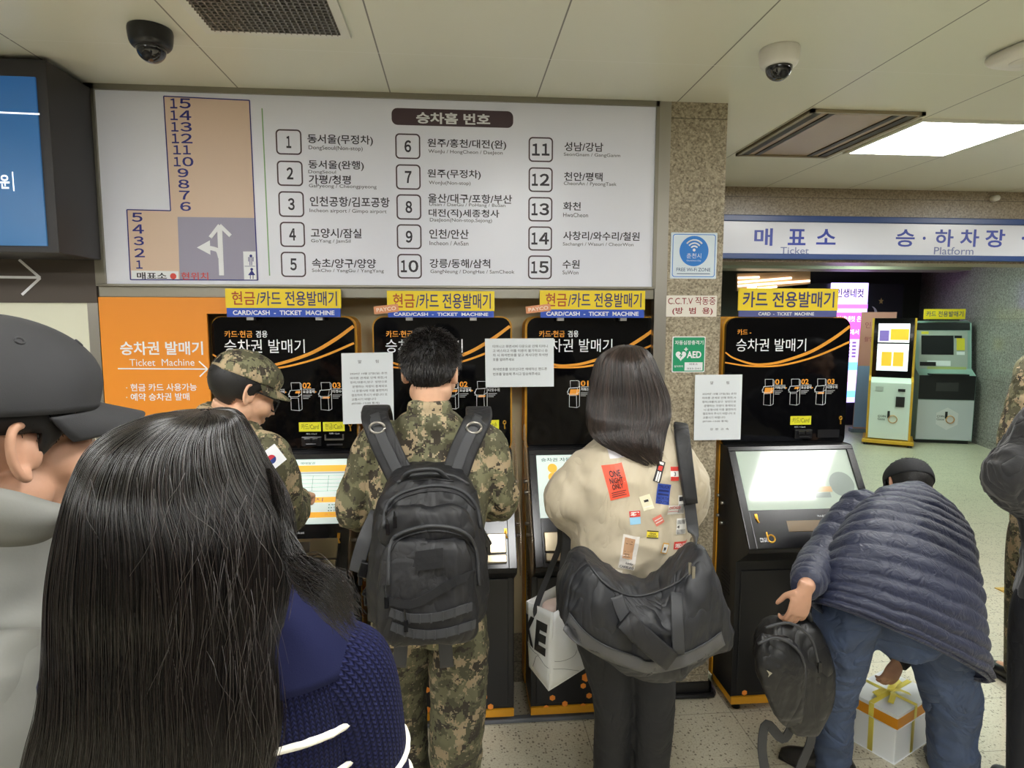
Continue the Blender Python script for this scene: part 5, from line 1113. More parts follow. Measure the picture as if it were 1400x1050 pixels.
sticker(856, 750, .050, .110, -8, [PR('pearl', (222, 216, 208)), PR('kraft', (182, 142, 108)), SK], [('CARELESS', -.42, -.47, .42, -.40, 2), ('Lucky', -.1, -.36, .34, -.27, 2)], [(-.38, -.18, .22, .42, 1)]+[(-.3, .32-.075*i, .1, .335-.075*i, 2) for i in range(7)])
sticker(839, 781, .036, .034, -12, [PR('ivory', (226, 218, 204)), SK], (), [(-.3, .1, .3, .16, 1), (-.3, -.1, .3, -.05, 1), (-.1, -.35, .35, -.28, 1)])
sticker(905, 612, .022, .034, -6, [SW, PR('leaf', (70, 110, 60))], (), [(-.3, -.1, .35, .35, 1)])
# hair: a fall from the crown that ends in loose locks
def fall(t, rings, m, base, n, clumps, r, kmin=.75, back=.78, ww=.03, shell=.93, seed=3, pole=None, npt=26, endw=1., lift=0., slen=.94):
    rg = np.random.default_rng(seed); c = catmull([q[0] for q in rings], 8); a = catmull([q[1] for q in rings], 8); b_ = catmull([q[2] for q in rings], 8); K = len(c)
    secs = [(c[i], A(1, 0, 0)*np.linalg.norm(a[i])*shell, A(0, 1, 0)*np.linalg.norm(b_[i])*shell) for i in range(K)]; mb = MB(); mb.loft(secs[:int(K*slen)], 40); o = mb.build('hair', base, t, True)
    an, bn = np.linalg.norm(a, axis=1), np.linalg.norm(b_, axis=1)
    ct = np.where(rg.random(clumps) < back, rg.uniform(math.pi*1.02, math.pi*1.98, clumps), rg.uniform(0, 2*math.pi, clumps)); cl = rg.uniform(kmin, 1, clumps); ph = rg.uniform(0, 6.28, clumps); am = rg.uniform(.3, 1, clumps); cr = rg.uniform(.97, 1.045, clumps)
    cid = rg.integers(0, clumps, n); v = np.linspace(0, 1, npt)[None]; end = np.minimum(1, (cl[cid]+rg.normal(0, .03, n)))[:, None]; vv = np.clip(.005+v*end, 0, 1)
    th = ct[cid][:, None]+rg.normal(0, .085, n)[:, None]*(1.25-.55*vv)+am[cid][:, None]*ww*2*np.sin(ph[cid][:, None]+vv*5)*vv+rg.normal(0, 1, n)[:, None]*.02*np.sin(vv*9+rg.uniform(0, 6, n)[:, None])*vv
    rho = cr[cid][:, None]+rg.normal(0, .018, n)[:, None]+lift*vv**2*rg.random(n)[:, None]
    x = vv*(K-1); i = np.clip(x.astype(int), 0, K-2); f = (x-i)
    def I(arr): return arr[i]*(1-f)+arr[i+1]*f
    P = np.stack([I(c[:, 0])+I(an)*rho*np.cos(th), I(c[:, 1])+I(bn)*rho*np.sin(th), I(c[:, 2])+.004*np.sin(ph[cid][:, None]*3+vv*7)], -1)
    strands('hair_strands', P, r*rg.uniform(.7, 1.3, n), m, o); return o
def hr(px0, px1, py, Y, d): a, z = W(px0, py, Y), W(px1, py, Y); return ((a+z)/2, (z-a)/2, A(0, d, 0))
ho = hair_cap(t, J['head'], HR, mat('brown_hair_base', (34, 26, 23), .5), lambda th: .05 if abs(th) < 1.2 else -.03, .006)
ho['label'] = 'scalp hair under the long fall'; ho.name = 'scalp_hair'
fall(t, [hr(853, 859, 473, 2.06, .006), hr(838, 878, 477, 2.06, .045), hr(820, 890, 490, 2.06, .085), hr(813, 899, 513, 2.06, .108), hr(808, 910, 543, 2.055, .118), hr(806, 912, 568, 2.03, .112), hr(808, 908, 588, 1.985, .092), hr(822, 906, 604, 1.95, .07), hr(846, 905, 618, 1.925, .045), hr(876, 905, 633, 1.905, .026)], HAIRB, mat('brown_hair_base', (34, 26, 23), .5), 5200, 150, .0011, .66, ww=.07, seed=5, slen=.74)
# tote bag on the forearm
TOTE = mat('tote_white', (224, 226, 226), .5, bump=(40, .25, .004))
t = thing('tote_bag', 'white paper-like tote bag with black letters hanging beside the beige woman', 'tote bag', (0, 0, 0))
Fb, Ft = W(750, 944, 2.06), W(757, 838, 2.09); Lb, Lt = W(723, 910, 2.22), W(719, 822, 2.25); Rb, Rt = W(803, 911, 2.18), W(803, 812, 2.22); Bt = Lt+Rt-Ft; Bb = Lb+Rb-Fb
b = MB()
def face(p00, p10, p11, p01, n=10, bul=.012, nor=None):
    g = []
    for j in range(n):
        for i in range(n):
            u, v = i/(n-1), j/(n-1); p = (p00*(1-u)+p10*u)*(1-v)+(p01*(1-u)+p11*u)*v; g.append(p+nor*bul*math.sin(math.pi*u)*math.sin(math.pi*min(1, v*1.1)))
    b.add(g, [(j*n+i, j*n+i+1, (j+1)*n+i+1, (j+1)*n+i) for i in range(n-1) for j in range(n-1)])
def fn(a, b_, c_): return nrm(np.cross(b_-a, c_-a))
nl, nr_ = fn(Lb, Fb, Lt), fn(Fb, Rb, Ft)
face(Lb, Fb, Ft, Lt, nor=nl); face(Fb, Rb, Rt, Ft, nor=nr_); face(Rb, Bb, Bt, Rt, nor=-nl); face(Bb, Lb, Lt, Bt, nor=-nr_); b.quad(Lb, Fb, Rb, Bb)
o = b.build('bag_body', TOTE, t, True); o.modifiers.new('s', 'SOLIDIFY').thickness = .003
b = MB()
def onL(u, v, e=.014): p = (Lb*(1-u)+Fb*u)*(1-v)+(Lt*(1-u)+Ft*u)*v; return p+nl*(.012*math.sin(math.pi*u)*math.sin(math.pi*min(1, v*1.1))+.003)
for s_, u0, u1 in (('K', -.0, .42), ('E', .46, .86)):
    v_, f_, _ = glyphs(s_, .06)
    b.add([onL(max(.0, u0+(u1-u0)*x), .40+.42*y) for x, y in v_], f_)
b.build('lettering', BLACK, t)
b = MB(); b.tube([Rb*.7+Fb*.3+(Rt-Rb)*.35+nr_*.008, Fb*.5+Rb*.5+(Ft-Fb)*.30+nr_*.014, Fb*.9+Rb*.1+(Ft-Fb)*.35+nr_*.006, onL(.5, .36), onL(.05, .38)], .0008, 5, 4); b.tube([onL(.3, .1), onL(.6, .35), onL(.95, .28), Fb*.7+Rb*.3+(Ft-Fb)*.2+nr_*.012, Fb*.3+Rb*.7+(Ft-Fb)*.05+nr_*.012], .0008, 5, 4); b.build('line_print', PR('grey', (130, 136, 140)), t)
b = MB(); b.loft([(Lt*.25+Rt*.25+Ft*.25+Bt*.25+A(0, 0, z), A(.06, .0, 0)*q, A(0, .05, 0)*q) for z, q in ((-.09, 1), (-.03, .9), (-.012, .5))], 16, 3); b.build('contents', PR('pink_cloth', (222, 200, 190)), t, True)
for a_, z_ in ((Lt*.55+Ft*.45, W(767, 726, 2.19)), (Lt*.15+Ft*.85, W(782, 726, 2.19))):
    pass
b = MB(); TW = W(770, 722, 2.215); b.ribbon([Lt*.6+Ft*.4-A(0, 0, .05), Lt*.6+Ft*.4, W(752, 780, 2.2), W(765, 745, 2.2), TW+A(-.01, 0, .015), TW+A(.03, .03, .02)], .022, .003, (-.6, -.8, 0), 5); b.build('handle', BAGD, t, True)
b = MB(); b.ribbon([Ft*.75+Rt*.25-A(0, 0, .06), Ft*.75+Rt*.25, W(772, 790, 2.13), W(776, 750, 2.13), W(779, 722, 2.16), TW+A(.035, .01, .02)], .045, .003, (-.3, -1, 0), 5); b.build('handle', BAGD, t, True)
# duffel bag
t = thing('duffel_bag', 'big black duffel bag slung behind the woman in the beige jacket', 'duffel bag', (0, 0, 0))
DUF = crease(mat('duffel_nylon', (30, 31, 35), .55, bump=(90, .2, .003)), 6, .03, .9, (1, 1, .35)); DUFB = mat('duffel_bottom', (80, 80, 82), .5, bump=(200, .2, .001)); YD_ = 1.74
def dsec(px, y0, y1, d, dx=0, Y=YD_):
    a, z = W(px+dx, y0, Y), W(px, y1, Y); return ((a+z)/2, (a-z)/2, A(0, d, 0), 2.6)
b = MB(); ds = [dsec(768, 812, 845, .03), dsec(776, 784, 855, .07), dsec(802, 756, 876, .11), dsec(845, 792, 900, .12), dsec(888, 802, 914, .125), dsec(930, 768, 909, .12), dsec(956, 750, 895, .10), dsec(978, 802, 884, .07), dsec(990, 853, 876, .03)]
b.loft(ds, 32, 6); 
cr_ = lambda co, no: .014*(1-2*np.abs(vnoise(np.stack([co[:, 0]*1.3, co[:, 1], co[:, 2]*.35], 1), 9, 41)))+.006*(1-2*np.abs(vnoise(co, 20, 43)))
dz = np.clip(0, 0, 0)
dd = remesh(b, 'bag_body', DUF, t, .008, 4, cr_)
dv = BVHTree.FromPolygons([v.co for v in dd.data.vertices], [tuple(p.vertices) for p in dd.data.polygons])
def on_bag(px, py, lift=.003):
    d_ = ray(px, py); h = dv.ray_cast(Vector(CAMP), Vector(nrm(d_))); return (A(*h[0])-nrm(d_)*lift) if h[0] else W(px, py, YD_-.09)
lo = [(778, 838), (800, 864), (830, 884), (870, 898), (885, 905), (915, 900), (945, 890), (970, 876), (986, 864)]; hi2 = [(770, 862), (795, 884), (825, 901), (860, 914), (888, 921), (918, 917), (948, 908), (972, 896), (992, 882)]
P1, P2 = catmull(lo, 5), catmull(hi2, 5); b = MB(); g = []; nrow = 7
for i in range(len(P1)):
    for j in range(nrow): q = P1[i]*(1-j/(nrow-1))+P2[i]*(j/(nrow-1)); g.append(on_bag(*q, .004))
b.add(g, [(i*nrow+j, i*nrow+j+1, (i+1)*nrow+j+1, (i+1)*nrow+j) for i in range(len(P1)-1) for j in range(nrow-1)]); o = b.build('bottom_panel', DUFB, t, True); o.modifiers.new('s', 'SOLIDIFY').thickness = .003
b = MB(); b.tube([on_bag(*q, .005) for q in P1], .0022, 6); b.build('piping', BAGD, o, True)
for pts in ([(843, 815), (850, 835), (862, 860), (866, 862)], [(925, 810), (926, 850), (928, 895)]):
    b = MB(); b.ribbon(catmull([on_bag(*q, .010) for q in pts], 5), .034, .004, (0, -1, .1)); b.build('webbing_handle', BAGD, t, True)
g0, g1 = on_bag(853, 847, .02), on_bag(916, 903, .02); b = MB(); b.ribbon([g0*(1-q)+g1*q+A(0, -.012*math.sin(math.pi*q), 0) for q in np.linspace(0, 1, 7)], .058, .024, (0, -1, .2)); b.build('grip_pad', BAGB, t, True)
b = MB(); b.tube([on_bag(*q, .004) for q in catmull([(800, 765), (830, 800), (870, 815), (920, 800), (950, 775)], 4)], .003, 6); b.build('zipper', BAGD, t, True)
b = MB(); b.box(on_bag(943, 780, .008), (.008, .006, .045)); b.box(on_bag(948, 784, .008), (.008, .006, .04)); b.build('zip_pull', STEEL, t)
SS = [on_bag(951, 752, .0), W(948, 730, 1.84), W(943, 690, 1.86), W(936, 640, 1.885), W(931, 600, 1.93), W(929, 584, 1.99), W(928, 583, 2.06)]
b = MB(); b.ribbon(SS, .038, .005, [(0, -1, 0)]*3+[(0, -1, .1), (0, -1, .4), (0, -.5, 1), (0, 0, 1)], 5); b.build('shoulder_strap', BAGD, t, True)
b = MB(); b.ribbon([p+A(0, -.012, .006) for p in SS[2:]][::1], [.040, .046, .048, .046, .040], .018, [(0, -1, 0), (0, -1, .1), (0, -1, .4), (0, -.5, 1), (0, 0, 1)], 5); b.build('shoulder_pad', BAGB, t, True)
# ------------------------------------------------------------------ man bending over the white box
JEAN = crease(mat('blue_denim', (62, 76, 104), .75, bump=(500, .2, .001), var=(9, .22)), 6, .03, .9, (1, 1, 1.2)); PUFFM = crease(mat('navy_puffer', (27, 33, 58), .5, bump=(160, .10, .002), sheen=.1), 22, .008, .8, (1, 1, 1))
hip, chest, nb = W(1212, 826, 2.07), W(1245, 752, 2.26), W(1250, 700, 2.46)
shL, shR = W(1188, 692, 2.40), W(1304, 752, 2.40)
u_ = nrm(nb-hip); r_ = nrm(shR-shL); f_ = nrm(np.cross(u_, r_)); R6 = np.stack([nrm(np.cross(f_, u_)), f_, u_], 1)
J = dict(head=W(1241, 668, 2.60), neckb=nb, chest=chest, hip=hip, shL=shL, shR=shR, elL=W(1126, 762, 2.19), wrL=W(1101, 804, 1.935), elR=W(1276, 850, 2.50), wrR=W(1229, 902, 2.42),
 hpL=W(1160, 838, 2.10), hpR=W(1284, 868, 2.10), knL=W(1141, 945, 2.20), knR=W(1302, 962, 2.14), anL=W(1138, 1040, 2.28), anR=W(1303, 1050, 2.19), toeL=A(-.75, .55, 0), toeR=A(.3, .95, 0))
HR = rot_from(4, -38, 14)
t = make_person('person', 'man in a navy quilted down jacket and jeans bending over a white box', J, R6, HR, SKIN2, .0045,
 dict(L=dict(d=A(-.30, -.05, -1), pn=A(.1, 1, .1), s=A(-1, -.1, 0), curl=(22, 48, 40), thumb=(.6, .5, .6)), R=dict(d=A(-.30, .10, -.9), pn=A(-.1, 1, -.1), s=A(1, 0, -.2), curl=(22, 32, 25), thumb=(.85, .35, .5))))
rings = [((1117, 822), (1340, 930), 2.0, .150), ((1122, 800), (1334, 885), 2.03, .165), ((1134, 762), (1328, 832), 2.08, .150), ((1152, 722), (1322, 788), 2.19, .150), ((1172, 692), (1316, 752), 2.31, .140), ((1196, 674), (1300, 718), 2.40, .115), ((1224, 664), (1276, 690), 2.48, .075)]
def quilted(name, secs, nb_, m, par, n=40, sub=14, amp=.035, seed=0, e=2.4):
    c = catmull([s[0] for s in secs], sub); a = catmull([s[1] for s in secs], sub); d = catmull([s[2] for s in secs], sub); K = len(c); out = []
    for i in range(K):
        v = i/(K-1); g = 1+amp*(abs(math.sin(math.pi*nb_*v))**.55-.6); out.append((c[i], a[i]*(1+(g-1)*.55), d[i]*g, e))
    b = MB(); V = np.array(b.loft(out, n)); V = V.reshape(-1, 3)
    V = V+np.stack([vnoise(V, 14, seed+q)*.006+vnoise(V, 45, seed+q+9)*.0022 for q in range(3)], 1); b.v[-1] = V
    return b.build(name, m, par, True)
secs = []
cc = [(W(*l, y)+W(*r, y))/2 for l, r, y, d in rings]; ax = np.gradient(np.array(cc), axis=0)
for i, (l, r, y, d) in enumerate(rings):
    a = (W(*r, y)-W(*l, y))/2; nn = nrm(np.cross(a, ax[i])); secs.append((cc[i]-nn*0, a, nn*d))
c0, a0, d0 = secs[0]; secs.insert(0, (c0+nrm(ax[0])*.07, a0*.86, d0*.80))
jo = quilted('down_jacket', secs, 19, PUFFM, t, 56, 26, .075, 51)
b = MB(); c0, a0, d0 = secs[1][:3]; b.tube([c0+a0*1.0*math.cos(w)+d0*1.0*math.sin(w) for w in np.linspace(0, 2*math.pi, 49)], .008, 8); b.build('hem', PUFFM, jo, True)
b = MB(); b.tube([(c+a*math.cos(w)*1.0+d*math.sin(w)*1.02) for (c, a, d), w in zip([s[:3] for s in secs[1:7]], [-2.35]*6)], .0022, 6, 6); b.build('side_seam', PUFFM, jo, True)
def sleeve(name, pts, rr, nbq, seed):
    p = np.array(pts); T = np.gradient(p, axis=0); ss = []; ref = A(0, 0, 1)
    for i in range(len(p)): x = nrm(np.cross(nrm(T[i]), ref+A(.01, 0, 0))); y = np.cross(nrm(T[i]), x); ss.append((p[i], x*rr[i], y*rr[i]))
    return quilted(name, ss, nbq, PUFFM, jo, 32, 22, .12, seed, 2.1)
sleeve('sleeve', [W(1204, 706, 2.40), W(1180, 700, 2.37), W(1154, 728, 2.31), W(1126, 766, 2.19), W(1108, 788, 2.04), W(1102, 801, 1.96)], [.075, .088, .086, .078, .062, .046], 11, 61)
sleeve('sleeve', [W(1296, 745, 2.40), W(1302, 770, 2.41), W(1292, 815, 2.46), W(1276, 850, 2.49), W(1250, 880, 2.46), W(1234, 897, 2.43)], [.07, .075, .068, .062, .052, .045], 11, 67)
b = MB(); b.tube([W(1238, 893, 2.435), W(1226, 905, 2.425)], [.046, .043], 20); b.build('cuff', mat('cuff_black', (24, 24, 26), .8), jo, True)
mb = MB(); mb.loft([(hip-u_*.09, R6[:, 0]*.195, R6[:, 1]*.125), (hip-u_*.03, R6[:, 0]*.218, R6[:, 1]*.150), (hip+u_*.08, R6[:, 0]*.22, R6[:, 1]*.152), (hip+u_*.16, R6[:, 0]*.17, R6[:, 1]*.11)], 28, 4, 2.3)
limb(mb, [hip*.5+J['hpL']*.5, J['hpL'], J['hpL']*.5+J['knL']*.5, J['knL'], J['knL']*.4+J['anL']*.6, J['anL']-A(0, 0, .03)], [.10, .108, .096, .078, .068, .062]); limb(mb, [hip*.5+J['hpR']*.5, J['hpR'], J['hpR']*.5+J['knR']*.5, J['knR'], J['knR']*.4+J['anR']*.6, J['anR']-A(0, 0, .03)], [.10, .110, .104, .092, .084, .078])
remesh(mb, 'jeans', JEAN, t, .009, 5, folds(.009, 9, (1, 1, .8), 71, .001)); shoes(t, BOOT, J, R6)
cap(t, J['head'], HR, mat('black_fleece', (30, 31, 34), .8, bump=(300, .2)), brim=.05, rad=(.092, .114, .094), cen=(0, -.012, .036))
ho = hair_cap(t, J['head'], HR, SCALP, line_m, .003); short_hair(ho, J['head'], HR, line_m, 2500, .014, mat('grey_hair', (52, 50, 48), .4))
# the black backpack in his left hand
t = thing('backpack', 'black backpack held by its handle in the bending man\'s left hand', 'backpack', (0, 0, 0)); YB6 = 1.985
BLK2 = crease(mat('bag_black_shiny', (22, 22, 24), .42, bump=(500, .3, .001)), 9, .014)
def qs(l, r, d, y=YB6, e=3.): a, z = W(*l, y), W(*r, y); return ((a+z)/2, (z-a)/2, A(0, d, 0)+A(0, 0, .3*d), e)
b = MB(); b.loft([qs((1066, 848), (1102, 848), .02), qs((1050, 855), (1118, 858), .05), qs((1036, 880), (1130, 885), .08), qs((1040, 920), (1132, 925), .09), qs((1054, 955), (1124, 958), .085), qs((1068, 980), (1114, 980), .07), qs((1076, 986), (1108, 986), .05)], 32, 5); bo_ = remesh(b, 'main_compartment', BLK2, t, .007, 2, folds(.005, 13, seed=81))
b = MB(); b.loft([qs((1040, 868), (1080, 872), .012, YB6-.075), qs((1032, 885), (1095, 895), .03, YB6-.08), qs((1036, 920), (1098, 930), .036, YB6-.085), qs((1054, 965), (1096, 972), .03, YB6-.075), qs((1068, 988), (1092, 990), .015, YB6-.06)], 28, 5); remesh(b, 'front_pocket', BLK2, t, .007, 2, folds(.004, 15, seed=83))
for pts in ([(1036, 880), (1062, 872), (1090, 888), (1100, 915), (1098, 960)], [(1046, 858), (1080, 852), (1108, 872), (1118, 905)]):
    b = MB(); b.tube([W(*p, YB6-.105) for p in pts], .005, 8, 5); b.build('zipper', BAGD, t, True)
b = MB(); b.tube([W(1080, 846, YB6+.005), W(1080, 836, 1.965), W(1092, 831, 1.955), W(1104, 838, 1.965), W(1108, 848, YB6+.01)], .009, 10, 4); b.build('carry_handle', BAGD, t, True)
b = MB(); c_ = W(1048, 916, YB6-.128); b.add([c_, c_+A(.02, 0, -.012), c_+A(.006, 0, -.026), c_+A(.009, 0, -.015)], [(0, 1, 2, 3)][::-1]); b.build('badge', STEEL, t)
b = MB(); b.box(W(1120, 912, YB6-.08), (.012, .012, .04)); b.box(W(1117, 930, YB6-.08), (.018, .012, .03)); b.build('side_buckle', PLAST, t, bevel=.003)
for p in ([(1084, 992), (1070, 1010), (1048, 990), (1042, 1020), (1046, 1056)], [(1110, 992), (1108, 1015), (1098, 1040), (1088, 1064)]):
    strap('shoulder_strap', [W(*q, 1.99) for q in p], .034, .006, (0, -1, .1), BAGD)

# ------------------------------------------------------------------ the white box
t = thing('gift_box', 'white foam box with orange band and yellow ribbon on the floor', 'box', (0, 0, 0))
F0 = A(1.807, 2.311, 0); e1, e2 = A(-.116, .166, 0), A(.262, .132, 0); e1 = e1-nrm(e2)*(e1@nrm(e2)); H1, H2 = .158, .222
FOAM = mat('foam_white', (232, 236, 238), .6, bump=(180, .06, .001)); BANDO = mat('orange_tape', (220, 146, 30), .45); RIB = mat('yellow_ribbon', (238, 222, 96), .35)
def bx3(mb, z0, z1, g, mi=0): n1, n2 = nrm(e1)*g, nrm(e2)*g; mb.prism([F0-n1-n2+A(0, 0, z0), F0+e2+n2-n1+A(0, 0, z0), F0+e1+e2+n1+n2+A(0, 0, z0), F0+e1+n1-n2+A(0, 0, z0)][::-1], (0, 0, z1-z0), mi)
b = MB(); bx3(b, 0, H1, 0); b.build('body', FOAM, t, bevel=.004)
b = MB(); bx3(b, H1, H2, .006); b.build('lid', FOAM, t, bevel=.005)
b = MB(); bx3(b, H1+.002, H1+.046, .0078); b.build('orange_band', BANDO, t)
b = MB(); m1, m2 = F0+e1*.5, F0+e2*.46; zt_ = H2+.0015; n1, n2 = nrm(e1), nrm(e2); g = .0088
b.ribbon([F0+e2*.46-n1*.002+A(0, 0, .004), F0+e2*.46-n1*.003+A(0, 0, H1-.01), F0+e2*.46-n1*g+A(0, 0, H1+.005), F0+e2*.46-n1*g+A(0, 0, zt_)], .022, .0012, -n1); b.ribbon([F0+e1*.5-n2*.002+A(0, 0, .004), F0+e1*.5-n2*.003+A(0, 0, H1-.01), F0+e1*.5-n2*g+A(0, 0, H1+.005), F0+e1*.5-n2*g+A(0, 0, zt_)], .022, .0012, -n2)
b.ribbon([F0+e2*.46-n1*g+A(0, 0, zt_), F0+e2*.46+e1+n1*g+A(0, 0, zt_)], .022, .0012, (0, 0, 1)); b.ribbon([F0+e1*.5-n2*g+A(0, 0, zt_), F0+e1*.5+e2+n2*g+A(0, 0, zt_)], .022, .0012, (0, 0, 1))
ct = F0+e1*.5+e2*.46+A(0, 0, zt_+.006)
for w_, s_ in ((n2, 1), (n2, -1)): b.ribbon([ct, ct+w_*s_*.045+A(0, 0, .022), ct+w_*s_*.10+A(0, 0, .012)+n1*.01, ct+w_*s_*.06+A(0, 0, -.002)+n1*.02, ct+A(0, 0, .002)], .024, .0012, [(0, 0, 1), nrm(A(0, 0, 1)-w_*s_*.4), w_*s_, (0, 0, -1), (0, 0, -1)], 5)
b.ribbon([ct, ct-n1*.03+A(0, 0, .012)-n2*.03, ct-n1*.05-n2*.09+A(0, 0, .0)], .022, .0012, (0, 0, 1), 5); b.ribbon([ct, ct-n1*.03+A(0, 0, .012)+n2*.02, ct-n1*.06+n2*.05+A(0, 0, .0)], .022, .0012, (0, 0, 1), 5); b.ball(ct, (.014, .012, .010), 12)
b.build('ribbon', RIB, t, True)

# ------------------------------------------------------------------ man in the dark cap at the left edge
HR = rot_from(31, -4); hc = W(30, 620, .745)-HR@A(.080, -.014, -.006)
R7 = rot_from(32)
J = dict(head=hc, neckb=hc+A(-.035, -.05, -.205), chest=hc+A(-.05, -.04, -.44), hip=hc+A(-.04, -.02, -.78), hpL=hc+A(-.13, .02, -.80), hpR=hc+A(.05, -.06, -.80))
nb = J['neckb']; J.update(shL=nb-R7[:, 0]*.19-A(0, 0, .07), shR=nb+R7[:, 0]*.158-A(0, 0, .07)); J.update(elL=J['shL']+A(-.05, .02, -.29), elR=J['shR']+A(-.04, -.02, -.29)); J.update(wrL=J['elL']+A(.03, .12, -.22), wrR=J['elR']+A(-.07, .0, -.24))
J.update(knL=J['hpL']*A(1, 1, 0)+A(0, .02, .48), knR=J['hpR']*A(1, 1, 0)+A(0, .02, .48), anL=J['hpL']*A(1, 1, 0)+A(0, 0, .1), anR=J['hpR']*A(1, 1, 0)+A(0, 0, .1))
t = make_person('person', 'man in a charcoal baseball cap and grey jacket at the near left', J, R7, HR, SKIN2, .0036, sm=1)
GREYJ = crease(mat('grey_jacket', (124, 124, 119), .7, bump=(300, .12, .001)), 4, .02, .3)
def col7(mb):
    up = A(.05, .05, .99); mb.loft([(nb-up*.05+R7[:, 1]*.01, R7[:, 0]*.115, R7[:, 1]*.10), (nb+up*.02+R7[:, 1]*.015, R7[:, 0]*.088, R7[:, 1]*.09), (nb+up*.085+R7[:, 1]*.03, R7[:, 0]*.084, R7[:, 1]*.095), (nb+up*.115+R7[:, 1]*.035, R7[:, 0]*.088, R7[:, 1]*.10)], 36, 4)
top(t, 'jacket', GREYJ, J, R7, (.18, .175, .20, .10), (.13, .125, .13, .085), (.080, .068, .055), .05, .008, folds(.006, 7, seed=91), extra=col7)
b = MB(); cu_, cl_ = catmull(np.array([(-45, 662), (15, 672), (62, 686), (106, 698)], float), 5), catmull(np.array([(-45, 742), (15, 745), (58, 738), (86, 718)], float), 5); g = []
for i in range(len(cu_)):
    for j in range(6): q = cu_[i]*(1-j/5)+cl_[i]*j/5; g.append(W(*q, .655+.05*i/len(cu_)-.012*math.sin(math.pi*j/5)))
b.add(g, [(i*6+j, i*6+j+1, i*6+j+7, i*6+j+6) for i in range(len(cu_)-1) for j in range(5)]); o = b.build('collar_flap', mat('grey_collar', (118, 118, 113), .7, bump=(300, .12, .001)), t, True); sm = o.modifiers.new('s', 'SOLIDIFY'); sm.thickness = .006; sm.offset = 0
legs(t, 'trousers', mat('dark_trousers', (40, 42, 48), .8), J, R7, voxel=.012); shoes(t, BLACK, J, R7)
CHAR = mat('charcoal_twill', (46, 46, 48), .78, bump=(900, .25, .0008), var=(14, .14))
cap(t, hc, HR, CHAR, brim=.074, cen=(0, -.012, .050), rad=(.094, .116, .100))
def line_7(th):
    a = abs(th)
    if a < .85: return .035
    if a < 1.38: return .035-.075*(a-.85)/.53       # sideburn comes down before the ear
    if a < 1.85: return .014
    return -.01-.075*min(1, (a-1.85)/.5)
ho = hair_cap(t, hc, HR, SCALP, line_7, .004); short_hair(ho, hc, HR, line_7, 6000, .016, HAIRM, r=.0006)
b = MB()
for s in (-1, 1): b.tube([hc+HR@A(s*.016, .099, .026), hc+HR@A(s*.034, .097, .031), hc+HR@A(s*.055, .080, .026)], [.003, .0042, .002], 8, 4, flat=.5)
b.build('eyebrow', HAIRM, t, True)
b = MB()
for s in (-1, 1): b.ball(hc+HR@A(s*.032, .0815, .001), (.0115,)*3, 16)
b.build('eye', mat('eye_white', (226, 222, 214), .15), t, True)

# ------------------------------------------------------------------ woman with long black hair in front
R8 = rot_from(6); hc = W(262, 772, .665); xc = W(285, 800, .66)[0]
J = dict(head=hc, neckb=A(xc, .655, 1.525), chest=A(xc, .665, 1.30), hip=A(xc+.01, .68, .92), shL=A(xc-.09, .69, 1.47), shR=A(xc+.126, .66, 1.462),
 elL=A(xc-.10, .78, 1.20), elR=A(xc+.165, .68, 1.20), wrL=A(xc-.08, .92, 1.06), wrR=A(xc+.13, .86, 1.06), hpL=A(xc-.08, .68, .90), hpR=A(xc+.09, .68, .90), knL=A(xc-.09, .70, .48), knR=A(xc+.10, .70, .48), anL=A(xc-.09, .68, .1), anR=A(xc+.10, .68, .1))
HR = rot_from(14, -34)
t = make_person('person', 'woman with very long black hair in a navy sweater with white stripes', J, R8, HR, SKIN, .007, slim=.82)
def knit_mat(name, c):
    m = mat(name, c, .85, spec=.15); k = NT(m); tc = k.n('ShaderNodeTexCoord').outputs['UV'] 
    sx = k.n('ShaderNodeSeparateXYZ'); k.l(tc, sx.inputs[0])
    u = k.math('MULTIPLY', sx.outputs[0], 1.0); fu = k.math('ABSOLUTE', k.math('SINE', k.math('MULTIPLY', u, math.pi)))
    sh = k.math('MULTIPLY', k.math('ABSOLUTE', k.math('SUBTRACT', k.math('FRACT', u), .5)), 1.1)
    st_ = k.math('ABSOLUTE', k.math('SINE', k.math('MULTIPLY', k.math('ADD', sx.outputs[1], sh), math.pi)))
    h = k.math('ADD', k.math('MULTIPLY', k.math('POWER', fu, .6), .65), k.math('MULTIPLY', st_, .5))
    bp = k.n('ShaderNodeBump'); bp.inputs['Strength'].default_value = 1; bp.inputs['Distance'].default_value = .004; k.l(h, bp.inputs['Height']); k.l(bp.outputs[0], k.b.inputs['Normal'])
    k.l(k.mix(k.math('MULTIPLY', fu, st_), tuple(x*.45 for x in rgb(c)[:3])+(1,), tuple(min(1, x*1.25) for x in rgb(c)[:3])+(1,)), k.b.inputs['Base Color']); return m
KNIT = knit_mat('navy_knit', (30, 33, 70)); KNITW = mat('white_knit', (232, 228, 214), .85, bump=(160, .6, .003))
